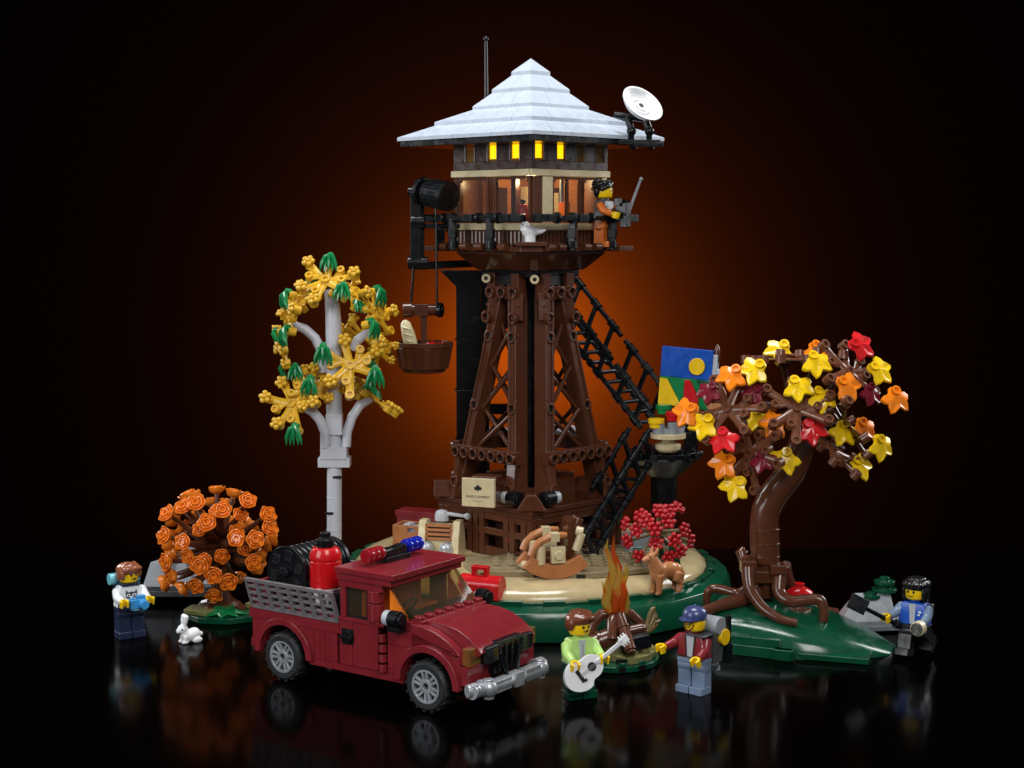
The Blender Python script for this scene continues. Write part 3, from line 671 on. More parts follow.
for y in (-1.1, 1.1):
    m = MB(); m.tube([(-1.85, y, 1.75), (-1.6, y, 2.25), (-1.15, y, 2.72), (-.5, y, 3.0), (.35, y, 3.1), (.75, y, 3.1)], [.26, .27, .27, .27, .25, .18], 12); obj('armrest', m, NOUGAT, rc, 0)
m = MB()
for y in (-1.15, 1.15): m.box((-.15, y, 3.02), (.6, .66, .62)); m.box((.1, y*1.0, 1.75), (1.0, .5, 1.15)); m.stud((.1, y+(-.25 if y < 0 else .25), 1.75), (0, -1 if y < 0 else 1, 0), .32, .2); m.cyl((-1.1, y*.9, 1.1), (-1.1, y*.9, 2.4), .33)
m.cyl((1.55, -.7, 3.3), (2.0, -.9, 3.2), .33); m.cyl((1.5, -.8, 1.9), (1.9, -.85, 3.1), .3); m.cyl((-1.9, 1.0, .75), (-1.6, -.4, .8), .3)
obj('chair_fitting', m, TAN, rc)
rt = thing('red_toolbox', 'bright red rounded case with a small handle behind the truck', 'toolbox', at(482, 597, -7.4), R(-22))
m = MB(); m.box((0, 0, .4), (3.0, 1.5, .8)); m.prism(arc((0, .8), .75, 0, pi, 12), -1.5, 1.5, YZ @ Matrix.Identity(4)); obj('case', m, RED, rt, .04)
m = MB(); m.box((-.55, 0, 1.75), (.28, .5, .5)); m.box((.35, 0, 1.75), (.28, .5, .5)); m.box((-.1, 0, 2.05), (1.2, .55, .24)); obj('handle', m, RED, rt, .04)

# ------------------------------------------------------------------ furniture seen through the cabin panes
def cabin_at(x, y, z): return Vector((TX, TY, 0)) + Matrix.Rotation(-pi/4, 3, 'Z') @ Vector((x, y, z))
t = thing('desk', 'pale tan desk standing behind the middle cabin window', 'desk', cabin_at(-1.9, .4, 26.65), -pi/4)
m = MB(); m.box((0, 0, 1.75), (1.8, 1.2, .25)); obj('desk_top', m, TAN, t)
for s in (-1, 1): m = MB(); m.box((s*.75, 0, .8), (.2, 1.0, 1.62)); obj('leg', m, TAN, t)
t = thing('fire_extinguisher', 'bright red cylinder standing inside the cabin by the middle window', 'extinguisher', cabin_at(.1, -.9, 26.65), 0)
m = MB(); m.lathe([(.4, 0), (.42, 2.4), (.3, 2.8), (.15, 2.9)], 16); obj('cylinder', m, RED, t, 0); m = MB(); m.cyl((0, 0, 2.9), (0, 0, 3.2), .18); obj('valve', m, BLACK, t)
t = thing('orange_chair', 'orange chair inside the cabin behind the right window', 'chair', cabin_at(2.0, .9, 26.65), -pi/3)
m = MB(); m.box((0, 0, 1.3), (1.3, 1.2, .3)); obj('seat', m, SUIT, t); m = MB(); m.box((0, .55, 2.2), (1.3, .25, 1.6)); obj('backrest', m, SUIT, t)
for s in (-1, 1):
    for q in (-1, 1): m = MB(); m.box((s*.5, q*.45, .58), (.2, .2, 1.14)); obj('leg', m, DBROWN, t)
# ------------------------------------------------------------------ plant pieces
def star_mb(L=(2.0, 1.7, 2.0, 1.7, 2.0, 1.7)):
    m = MB(); m.cyl((0, 0, -.12), (0, 0, .2), .3, n=14)
    m.ring((0, 0, .2), (0, 0, 1), .17, .3, .1, 14)
    for k, l in enumerate(L):
        a = k*pi/3 + (.12 if k % 2 else -.1); d = Vector((cos(a), sin(a), 0)); s = Vector((-sin(a), cos(a), 0))
        m.tube([d*.1, d*l*.5, d*l], [.3, .25, .3], 8, flat=s)
        e = d*l; m.cyl(e+Vector((0, 0, -.22)), e+Vector((0, 0, .14)), .31, n=14); m.ring(e+Vector((0, 0, .14)), (0, 0, 1), .17, .31, .16, 14)
        if k % 3 != 1:
            f = d*l*.55 + s*.62; m.tube([d*l*.3, f], [.24, .26], 8, flat=d.cross(Vector((0, 0, 1)))); m.cyl(f+Vector((0, 0, -.2)), f+Vector((0, 0, .14)), .28, n=12); m.ring(f+Vector((0, 0, .14)), (0, 0, 1), .15, .28, .14, 12)
    return m
def ends(L=(2.0, 1.7, 2.0, 1.7, 2.0, 1.7)):
    return [(l*cos(k*pi/3+(.12 if k % 2 else -.1)), l*sin(k*pi/3+(.12 if k % 2 else -.1))) for k, l in enumerate(L)]
def flower_mb():
    m = MB(); m.sph((0, 0, .28), .2, 10, 6)
    for k in range(5): a = 2*pi*k/5; m.sph((.36*cos(a), .36*sin(a), .2), (.24, .24, .2), 10, 6)
    m.cyl((0, 0, -.1), (0, 0, .2), .2, n=10); return m
def pod_mb():
    m = MB()
    for k in range(5):
        a = -.7+k*.35; m.tube([(0, .25, .3), (sin(a)*.42, -.1, .42+.1*cos(3*k)), (sin(a)*.8, -.7, .3+.1*cos(3*k)), (sin(a)*.95, -1.2, .1)], [.1, .16, .14, .03], 8)
    m.cyl((0, .2, -.1), (0, .2, .35), .26, n=12); return m
def mleaf_mb():
    m = MB()
    out = [(.3, .42), (0, .52), (-.3, .42), (-.46, .12), (-.66, -.02), (-.98, -.06), (-1.28, -.3), (-1.12, -.62), (-.86, -.8), (-.86, -1.06), (-.78, -1.5), (-.5, -1.5), (-.22, -1.34), (0, -1.2), (.22, -1.34), (.5, -1.5), (.78, -1.5), (.86, -1.06), (.86, -.8), (1.12, -.62), (1.28, -.3), (.98, -.06), (.66, -.02), (.46, .12)]
    n = len(out); vs = []; fs = []
    def zc(x, y, f): return .16 - .20*(x*x+(y+.4)*(y+.4))*f
    for f in (1, .93, .5): vs += [(x*f, (y+.35)*f-.35, zc(x*f, y, 1)-(.08 if f == 1 else 0)) for x, y in out]
    vs.append((0, -.35, .2)); c = len(vs)-1
    for j in range(2):
        for i in range(n): fs.append((j*n+i, j*n+(i+1) % n, (j+1)*n+(i+1) % n, (j+1)*n+i))
    for i in range(n): fs.append((2*n+i, 2*n+(i+1) % n, c))
    o = len(vs); vs += [(x*.98, (y+.35)*.98-.35, zc(x, y, 1)-.24) for x, y in out]
    for i in range(n): fs.append((i, o+i, o+(i+1) % n, (i+1) % n))
    fs.append(tuple(o+i for i in range(n))); m.push(vs, fs)
    m.ring((0, .05, .08), (0, 0, 1), .2, .36, .3, 18); m.cyl((0, .05, .0), (0, .05, .26), .22, n=12)
    m.tube([(0, -.3, .15), (0, -1.0, .0)], [.05, .02], 6)
    return m
# ------------------------------------------------------------------ birch
by = 0.0; b0 = at(334, 603, by)
bi = thing('birch_tree', 'slim white trunked toy birch with golden branches and green leaves', 'tree', b0)
rel = lambda u, v, y=by: at(u, v, y) - b0
m = MB(); m.cyl(rel(334, 603), rel(334.5, 460), .54, n=24)
for v in (498, 530): m.cyl(rel(334.2, v), rel(334.2, v-1.2), .56, n=24)
q = rel(334.5, 452); m.box(q, (1.9, 1.5, .9)); m.box(q+Vector((0, 0, -.7)), (2.3, 1.3, .7)); m.cyl(q, rel(333, 405), .5, n=20); m.box(rel(334.5, 424), (1.15, 1.15, 1.5)); m.cyl(rel(334.5, 415), rel(334, 365), .55, n=20)
m.tube([rel(334, 380), rel(334, 350), rel(333.5, 325), rel(332.5, 305), rel(329, 289)], [.56, .58, .58, .54, .42], 20)
obj('trunk', m, TRUNKW, bi, .03)
m = MB()
for (u, v, h) in ((338, 476, .5), (330, 512, .6), (338, 540, .4), (331, 566, .5)): p = rel(u, v); m = MB(); m.box(p+Vector((0, -.5, 0)), (.62, .2, .16)); obj('bark_mark', m, INK, bi, 0)
m = MB(); m.box((0, 0, .2), (3.2, 3.2, .4)); m.box((.4, -.3, .5), (1.8, 1.8, .3)); obj('base_plate', m, GREEN, bi)
def branch(pts, r=.34):
    m = MB(); m.tube(pts, [r*1.05]*(len(pts)-1)+[r*.8], 14); obj('branch', m, TRUNKW, bi, 0)
branch([rel(323, 372), rel(322, 352), rel(315, 338), rel(305, 329), rel(292, 324)])
branch([rel(353, 350, -.2), rel(358, 340, -.2), rel(368, 333, -.2), rel(378, 329)])
branch([rel(325, 447, -.5), rel(325, 432, -.6), rel(320, 420, -.8), rel(313, 412, -1), rel(300, 405, -1.3)])
branch([rel(346, 447), rel(347, 432, .2), rel(352, 417, .4), rel(360, 405, .6), rel(371, 399, 1)])
branch([rel(336, 385, -.4), rel(342, 375, -.8), rel(349, 367, -1.2)])
branch([rel(331, 400, .4), rel(326, 390, .8), rel(318, 382, 1.2)])
starM = obj('foliage_branch', star_mb(), GOLD, bi, 0); flowM = None
F0 = obj('flower', flower_mb(), GOLD, starM, 0); P0 = obj('leaf', pod_mb(), BGREEN, starM, 0)
first = True; used = {'F': False, 'P': False}
def foliage(c, nrm, upv, kinds, s=1.0, spin=0):
    """kinds: what sits on the six arm ends: F flower, P green leaf, - nothing"""
    global first
    M = frame(c, nrm, upv, spin, s)
    if first: st_ = starM; st_.matrix_local = M; first = False
    else: st_ = lcopy(starM, bi, M)
    for (x, y), k in zip(ends(), kinds):
        if k == '-': continue
        if k == 'F': L = Matrix.Translation((x, y, .28)) @ Matrix.Rotation(random.random()*6, 4, 'Z') @ Matrix.Scale(.82, 4)
        else:
            dl = M.to_3x3().inverted() @ Vector((0, -.25, -1)); ang = atan2(dl.y, dl.x) + pi/2
            L = Matrix.Translation((x, y, .25)) @ Matrix.Rotation(ang, 4, 'Z') @ Matrix.Scale(.94, 4)
        src = F0 if k == 'F' else P0
        if not used[k]: o = src; o.parent = st_; o.matrix_local = L; used[k] = True
        else: o = lcopy(src, st_, L)
foliage(rel(326, 281, -.3), (-.1, -.75, .7), (0, 0, 1), 'FPFFFP', 1.05, .35)
foliage(rel(289, 320), (-.92, -.35, .2), (0, 0, 1), 'FP-FFP', 1.05, .5)
foliage(rel(376, 316), (.9, -.4, .25), (0, 0, 1), 'FPFPF-', 1.05, .2)
foliage(rel(350, 366, -1.4), (.1, -.9, .4), (0, 0, 1), 'FFPF-P', 1.1, .6)
foliage(rel(293, 404, -1.5), (-.3, -.85, .4), (0, 0, 1), 'PFFFPF', 1.05, 1.0)
foliage(rel(373, 398, 1.2), (.6, .1, .8), (0, 1, .3), 'F-FFPF', 1.0, .1)
foliage(rel(318, 380, 1.5), (-.4, .5, .8), (0, 0, 1), 'F-FFF-', .95, .7)
foliage(rel(362, 335, 1.0), (.3, .6, .7), (0, 0, 1), 'FFF-P-', .9, .3)

foliage(rel(301, 300, .6), (-.5, -.5, .75), (0, 0, 1), 'FPF-FF', .85, .3)
foliage(rel(352, 296, .5), (.5, -.4, .8), (0, 0, 1), 'FF-PFF', .85, .9)
foliage(rel(379, 352, .4), (.7, -.6, -.1), (0, 0, 1), 'F-FPFF', .72, .4)
foliage(rel(311, 388, -1.0), (.2, -.8, .6), (0, 0, 1), 'FFP-FF', .9, .2)
foliage(rel(340, 392, 1.6), (.3, .2, .9), (0, 1, 0), 'FFF-FF', .9, .6)
foliage(rel(284, 348, .5), (-.95, -.2, -.2), (0, 0, 1), 'FPF-PF', .8, .1)
# ------------------------------------------------------------------ maple with coloured leaves on its own green mound
my = -8.0; g0 = at(768, 600, my); g0.z = 0
hill = thing('green_mound', 'low dark green rounded mound carrying the autumn tree', 'mound', (18.6, -9.0, 0), R(-24))
m = MB()
def mound(m, x0, x1, w, h, n=16, tip=.25):
    vs = []; fs = []; K = 13
    for i in range(n+1):
        t = i/n; x = x0+(x1-x0)*t; hh = h*(1-max(0, (t-.15)/.85)**1.7*.93); ww = w*(1-max(0, (t-.45)/.55)**2*(1-tip))
        for k in range(K):
            a = pi*k/(K-1); yy = -cos(a)*ww; zz = hh*min(1, (sin(a)**.55)); 
            vs.append((x, yy, max(.0, zz)))
    for i in range(n):
        for k in range(K-1): fs.append((i*K+k, (i+1)*K+k, (i+1)*K+k+1, i*K+k+1))
        fs.append((i*K, i*K+K-1, (i+1)*K+K-1, (i+1)*K))
    fs.append(tuple(range(K))); fs.append(tuple(n*K+k for k in range(K-1, -1, -1))); m.push(vs, fs)
mound(m, -4.5, 7.1, 4.6, 2.7)
obj('mound_slope', m, GREEN, hill, 0, 50)
m = MB(); m.box((-1.6, -4.5, .35), (6.6, 1.2, .7)); m.box((1.0, -4.95, .35), (1.2, .6, .7)); m.box((-1.8, -4.2, .95), (5.0, 1.0, .5)); m.box((-4.8, -1, .5), (1.4, 8, 1.0)); m.box((3.2, -3.0, .2), (6.0, 2.6, .38), rz=.1)
obj('mound_plate', m, GREEN, hill, .05)
tb = at(768, 598, my); tr = thing('maple_tree', 'brown crooked toy tree with yellow, orange and red leaves and spreading roots', 'tree', tb)
rel = lambda u, v, y=my: at(u, v, y) - tb
m = MB(); pts = [(764.5, 545), (764, 530), (764.3, 520), (766, 510), (771, 499), (778, 489), (786, 479.5), (792, 471), (796.5, 462), (800, 450), (803, 438), (804, 422)]
m.tube([rel(*p) for p in pts], [.97, .97, .97, .97, .98, .98, .97, .96, .95, .92, .85, .6], 28)
m.cyl(rel(765.5, 562), rel(764.3, 528), .99, n=28); m.cyl(rel(766, 596), rel(765.5, 560), .85, n=20)
for v in (556, 543, 529): m.cyl(rel(765.2, v), rel(765.2, v-1.1), 1.02, n=28)
obj('trunk', m, BROWN, tr, .03)
m = MB(); m.box(rel(766, 574), (2.5, 2.3, .8)); m.box(rel(777, 568, -9), (1.0, 1.4, .6)); m.box(rel(748, 566, -9), (1.0, 1.0, .8)); m.cyl(rel(746, 556, -8.8), rel(748, 566, -8.8), .34)
obj('root_collar', m, BROWN, tr)
def root(pts, rad):
    m = MB(); P = [rel(*p) for p in pts]
    Q = []
    for i in range(len(P)-1):                                         # rounded run through the points
        p0, p1, p2, p3 = P[max(i-1, 0)], P[i], P[i+1], P[min(i+2, len(P)-1)]
        for k in range(5):
            t = k/5; Q.append(.5*((2*p1)+(p2-p0)*t+(2*p0-5*p1+4*p2-p3)*t*t+(3*p1-p0-3*p2+p3)*t**3))
    Q.append(P[-1]); n = len(Q); m.tube(Q, [rad*(1-.42*i/(n-1)) for i in range(n)], 14); obj('root', m, BROWN, tr, 0)
root([(748, 568, -9.6), (750, 588, -10.2), (762, 607, -11.2), (780, 619, -12), (797, 623, -12.4)], .46)
root([(780, 572, -9), (779, 592, -9.6), (790, 601, -10.2), (806, 600, -10.4), (820, 600, -10.6), (824, 612, -10.8), (823, 622, -10.9)], .5)
root([(757, 592, -9), (742, 600, -9.6), (725, 604, -10.2), (702, 612, -11)], .58)
root([(752, 586, -7.5), (738, 594, -7), (722, 590, -6.8), (712, 589, -6.8), (707, 595, -6.8), (707, 607, -6.8)], .42)
root([(785, 565, -7), (789, 580, -6.4), (800, 596, -6), (818, 608, -5.8), (838, 612, -5.8)], .42)
m = MB(); m.tube([rel(745, 572, -8), rel(743, 560, -7.6), rel(741, 552, -7.4), rel(743, 547, -7.4)], [.2, .3, .4, .1], 10); m.tube([rel(741, 556, -7.5), rel(748, 551, -7.5)], [.25, .08], 8); obj('bark_leaf', m, BROWN, tr, 0)
# crown
cen = at(795, 420, my)
bpl = obj('branch_plate', star_mb((2.3, 1.9, 2.2, 1.9, 2.3, 2.0)), BRANCH, tr, 0)
hubs = [((728, 409), -9.5, (-.5, -.75, .45), .2, BROWN), ((797, 409), -10.0, (.0, -.8, .6), .5, BROWN), ((848, 372), -9.0, (.45, -.7, .55), .1, BROWN), ((751, 453), -9.5, (-.5, -.6, -.1), .7, BROWN),
        ((782, 360), -7.5, (0, .1, 1), .2, DBROWN), ((832, 450), -7.0, (.5, -.25, .7), .3, DBROWN), ((815, 360), -6.6, (.1, .3, .9), .6, DBROWN), ((845, 425), -6.2, (.8, .2, .5), .3, DBROWN)]
for i, ((u, v), y, n, sp, mat) in enumerate(hubs):
    M = frame(rel(u, v, y-.5), n, (0, 0, 1), sp, 1.08)
    o = bpl if i == 0 else lcopy(bpl, tr, M); o.matrix_local = M
    m = MB(); a = rel(797, 409, -9.6) if i in (0, 3) else rel(803, 432, -7.6); e = rel(u, v, y); mid = (a+e)/2 + Vector((0, 1.2, .2)); m.tube([a, mid, e - Vector(n).normalized()*.2], [.42, .26, .2], 10); obj('bough', m, DBROWN, tr, 0)
Z = lambda x, y: (640+x/3.657, 330+y/3.657)
lv = [(LEAFY, [(437, 150), (632, 120), (565, 210), (650, 250), (250, 350), (740, 370), (875, 422), (855, 158), (535, 470), (365, 575), (525, 78), (430, 318), (790, 500)]),
      (LEAFO, [(350, 170), (190, 308), (510, 350), (740, 210), (930, 248), (325, 495), (810, 360), (640, 80)]),
      (LEAFR, [(305, 398), (615, 365), (785, 72)]), (MAROON, [(265, 230), (430, 238), (445, 480), (840, 232)])]
ml = {}; back = {(525, 78): -5.8, (640, 80): -6.0, (810, 360): -6.2, (740, 370): -7.2, (875, 422): -7.0, (430, 318): -7.0, (790, 500): -6.5}
tagd = {'yellow_leaf_plastic': 'yellow lobed leaf', 'orange_leaf_plastic': 'orange lobed leaf', 'red_leaf_plastic': 'red lobed leaf', 'maroon_leaf_plastic': 'dark maroon lobed leaf'}
for mat, ps in lv:
    for j, (x, y) in enumerate(ps):
        u, v = Z(x, y); Y = back.get((x, y), -10.2 + random.uniform(-.5, .4)); p = at(u, v, Y)
        o3 = (p - cen); o3.normalize(); n = Vector((o3.x*.45+random.uniform(-.12, .12), -.78, .52+random.uniform(-.15, .15)+o3.z*.15))
        drop = Vector((o3.x*.9+random.uniform(-.5, .5)+.25, -.2, -.9+o3.z*.2))
        M = frame(p - tb + Vector((0, 0, .35)), n, -drop, random.uniform(-.7, .7), .76 if mat is MAROON else .89)
        if mat.name not in ml: l = obj('leaf', mleaf_mb(), mat, tr, 0, 30); ml[mat.name] = l; l.matrix_local = M
        else: l = lcopy(ml[mat.name], tr, M)
        l['label'] = tagd[mat.name]
ms = thing('mushroom', 'red capped toy mushroom with white stem among the tree roots', 'mushroom', at(799, 613, -7.2))
m = MB(); m.cyl((0, 0, -.4), (0, 0, .7), .62, n=20); obj('stem', m, WHITE, ms)
m = MB(); m.lathe([(.6, .7), (1.02, .8), (1.05, 1.15), (.9, 1.55), (.5, 1.8), (.34, 1.85), (.34, 2.1), (.1, 2.1)], 28); obj('cap', m, RED, ms, .02)

# ------------------------------------------------------------------ orange rose bush
ob0 = at(221, 622, -2.0); ob0.z = 0; ob = thing('flowering_bush', 'round bush of dark branches covered in orange rose blooms', 'bush', ob0)
rel = lambda u, v, y: at(u, v, y) - ob0
m = MB(); ce = rel(219, 545, -2.0)
m.tube([(-.2, 0, .6), (0, 0, 2.6), ce+Vector((0, 0, .2)), ce+Vector((.1, 0, 2.2))], [.9, .55, .5, .3], 12)
m.lathe([(1.3, .5), (1.1, .8), (.7, 1.7), (.5, 2.2)], 10)
Zb = lambda x, y: (90+x/4.265, 480+y/4.265)
fl = [(540, 40), (415, 65), (400, 115), (455, 100), (565, 130), (615, 55), (672, 90), (330, 145), (318, 238), (395, 205), (500, 183), (397, 265), (622, 250), (702, 255), (690, 195), (757, 150), (765, 205), (755, 275), (325, 350), (345, 410), (468, 363), (695, 350), (732, 320), (528, 405), (455, 450), (590, 432), (530, 490), (362, 312), (318, 440), (395, 460), (630, 415), (515, 92), (580, 97), (462, 165)]
bk_ = {(615, 55), (395, 205), (690, 195), (755, 275), (732, 320), (362, 312), (318, 440), (395, 460), (630, 415), (515, 92), (580, 97), (462, 165), (415, 65), (540, 40)}
def rose_mb():
    m = MB()
    prof = [(.12, -.4), (.5, -.36), (.74, -.12), (.84, .2), (.78, .24), (.68, .02), (.56, -.02), (.57, .3), (.49, .32), (.43, .04), (.34, .04), (.33, .38), (.25, .38), (.2, .1), (.05, .08)]
    def mod(j, th, r, z):
        w = cos(5*th + (0 if j < 6 else 1.3)); k = 1 if 2 <= j <= 8 else 0
        return r*(1+.07*w*k), z + .07*w*k
    m.lathe(prof, 30, mod=mod); m.cyl((0, 0, -.6), (0, 0, -.3), .25, n=10); return m
rose = None; pts = []
for (x, y) in fl:
    u, v = Zb(x, y); du, dv = u-219, v-540; rr = min(1, (du*du+dv*dv)/(60*60)); dep = 4.0*sqrt(1-rr*.92)
    Y = -2.0 + (dep*.5 if (x, y) in bk_ else -dep); p = at(u, v, Y); pts.append(p)
    n = (p - (ob0+ce)); n.normalize(); n = n + Vector((0, -.55 if (x, y) not in bk_ else -.1, .25))
    M = frame(p-ob0, n, (0, 0, 1), random.random()*2, random.uniform(.70, .8))
    if rose is None: rose = obj('bloom', rose_mb(), DORANGE, ob, 0, 50); rose.matrix_local = M
    else: lcopy(rose, ob, M)
for (u, v, dp) in ((200, 530, 2.2), (236, 532, 2.4), (217, 512, 2.6), (222, 556, 2.0), (244, 548, 2.4), (188, 556, 2.2), (205, 560, 2.6), (240, 515, 2.2)):
    p = at(u, v, -2.0-dp); lcopy(rose, ob, frame(p-ob0, (p-(ob0+ce))+Vector((0, -1, .4)), (0, 0, 1), random.random()*2, .66)); pts.append(p)
for i in range(14):                                                   # blooms of the far side
    a = random.uniform(.15, pi-.15); h = random.uniform(-2.5, 3.5); r = sqrt(max(.3, 16-h*h)); p = ce+Vector((r*cos(a), r*sin(a), h))
    lcopy(rose, ob, frame(p, p-ce, (0, 0, 1), random.random()*2, .82)); pts.append(p+ob0)
for p in pts:
    q = p-ob0; a = ce*.8 + Vector((0, 0, q.z*.18)); mid = a*.45+q*.55+Vector((0, 0, -.3)); m.tube([a, mid, q*.97+a*.03], [.34, .2, .14], 8)
for k in range(6): a = k*1.05; m.tube([(0, 0, 1.0), (1.2*cos(a), 1.2*sin(a), .7), (1.7*cos(a), 1.7*sin(a), .35)], [.4, .4, .25], 8)
obj('stem', m, BROWN, ob, 0)
bp = thing('plant_base', 'small green and olive leaf shaped plates under the orange bush', 'base plate', (ob0.x+.5, ob0.y-.6, 0))
m = MB(); loft(m, [(poly_r(2.9, 8, .2, .8), 0), (poly_r(3.0, 8, .2, .8), .42)]); obj('lower_plate', m, GREEN, bp, .05)
m = MB(); m.prism([(-2.9, -.9), (-1.2, -1.7), (-.4, -.9), (-1.0, .5), (-2.6, .6)], .42, .8); obj('olive_slope', m, OLIVE, bp, .1); m = MB(); m.prism([(1.2, .8), (2.6, .2), (3.0, .9), (1.6, 1.9)], .42, .85); obj('olive_slope', m, OLIVE, bp, .1)
m = MB()
for k in range(8): a = k*pi/4; m.tube([(0, -.9, .62), (.9*cos(a), -.9+.7*sin(a), .6), (1.7*cos(a), -.9+1.1*sin(a), .45)], [.3, .36, .05], 8, flat=(-sin(a), cos(a), 0))
m.cyl((0, -.8, .4), (0, -.8, .95), .75, n=14); obj('leaf_rosette', m, BGREEN, bp, 0)
# ------------------------------------------------------------------ red berry bush
rb0 = at(655, 566, -1.5); rbs = thing('berry_bush', 'bright red flowering bush with pale stems beside the lower ladder', 'bush', rb0)
m = MB(); ctr = at(657, 532, -1.5)-rb0
m.tube([(0, 0, -.4), (0, 0, 1.0), ctr], [.3, .26, .3], 8)
cl = [(660, 512, -3.4), (641, 516, -3.0), (678, 508, -1.5), (637, 530, -3.4), (668, 522, -3.6), (628, 541, -2.6), (656, 543, -4.0), (684, 530, -2.6), (680, 551, -3.2), (640, 556, -3.4), (660, 508, -.5), (690, 541, -2.0), (655, 529, -4.3), (674, 540, -4.1), (647, 521, -4.0), (669, 511, -3.2), (669, 556, -3.4), (626, 524, -1.5)]
def cluster_mb():
    m = MB()
    for k in range(6): a = 2*pi*k/6; m.sph((.55*cos(a), .55*sin(a), .12), (.27, .27, .24), 10, 6); m.tube([(0, 0, 0), (.4*cos(a), .4*sin(a), .05)], [.14, .2], 6)
    m.sph((0, 0, .22), .24, 10, 6)
    return m
c0 = None
for (u, v, y) in cl:
    p = at(u, v, y)-rb0; n = (p-ctr)+Vector((0, -.8, .2)); M = frame(p, n, (0, 0, 1), random.random()*2, .72)
    if c0 is None: c0 = obj('blossom', cluster_mb(), BERRY, rbs, 0); c0.matrix_local = M
    else: lcopy(c0, rbs, M)
    m.tube([ctr, ctr*.35+p*.65, p], [.16, .13, .12], 8)
obj('stem', m, DTAN, rbs, 0)
m = MB()
for (x, y, h) in ((-1.2, .4, 1.6), (.3, 1.2, 2.6), (1.4, .6, 2.0)): m = MB(); m.box((x, y, h/2-.4), (1.0, .9, h), taper=(.7, .7)); obj('rear_leaf', m, GREEN, rbs, .06)
# ------------------------------------------------------------------ rocks
def rock(name, label, loc, rz, mat, boxes, slopes):
    t = thing(name, label, 'rock', loc, rz); m = MB()
    for c, d, tp in boxes: m.box(c, d, taper=tp)
    obj('plates', m, mat[0], t, .04); m = MB()
    for pol, h0, h1, sh in slopes: m.prism(pol, h0, h1, shrink=sh)
    obj('slopes', m, mat[1], t, .05, 25)
    return t
rk = rock('grey_rock', 'angular grey rock behind the boy and the orange bush', at(183, 593, 2.8), 0, (IRON, GREY),
     [((-.3, .3, .2), (5.4, 3.2, .4), (1, 1)), ((1.4, .2, .55), (4.6, 2.6, .35), (1, 1)), ((0, .4, .55), (4.2, 2.8, .34), (1, 1))],
     [([(-2.8, -1.0), (-.6, -1.2), (.2, .6), (-1.6, 1.6)], .7, 2.5, .35), ([(-1.6, -.8), (1.2, -1.0), (1.0, .8), (-.8, 1.2)], .7, 2.2, .75), ([(-.9, 0), (2.6, -.4), (2.4, 1.2), (-.6, 1.6)], .7, 1.7, .4), ([(-1.8, .3), (-.4, 0), (.4, 1.0), (-1.2, 1.4)], 1.6, 3.0, .45)])
rr = at(868, 627, -6.0)
rk = rock('grey_rock', 'pale grey sloped rock topped by small green plants beside the running figure', rr, R(8), (GREY, LGREY),
     [((-.2, 0, .2), (5.6, 2.8, .4), (1, 1)), ((.2, 0, .55), (4.8, 2.4, .34), (1, 1))],
     [([(-2.8, -1.2), (1.9, -1.2), (1.9, 1.2), (-2.2, 1.2)], .7, 2.6, .62), ([(.1, -1.0), (2.1, -.8), (2.0, 1.0), (.2, 1.0)], .7, 2.7, .45)])
rk.scale = (.86, .9, .9)
sp = thing('round_plant', 'small dark green stacked round plant on the right rock', 'plant', rr+Vector((1.1, .1, 2.42)))
m = MB(); m.lathe([(.5, 0), (.85, .1), (.85, .3), (.45, .36), (.45, .55), (.72, .6), (.72, .85), (.35, .9), (.35, 1.1)], 20); obj('leaf_tier', m, GREEN, sp, .02)
m = MB(); m.lathe([(.4, 0), (.7, .1), (.7, .3), (.3, .35), (.3, .5)], 18, (-1.0, -.2, -.4)); obj('side_leaf', m, GREEN, sp, .02)
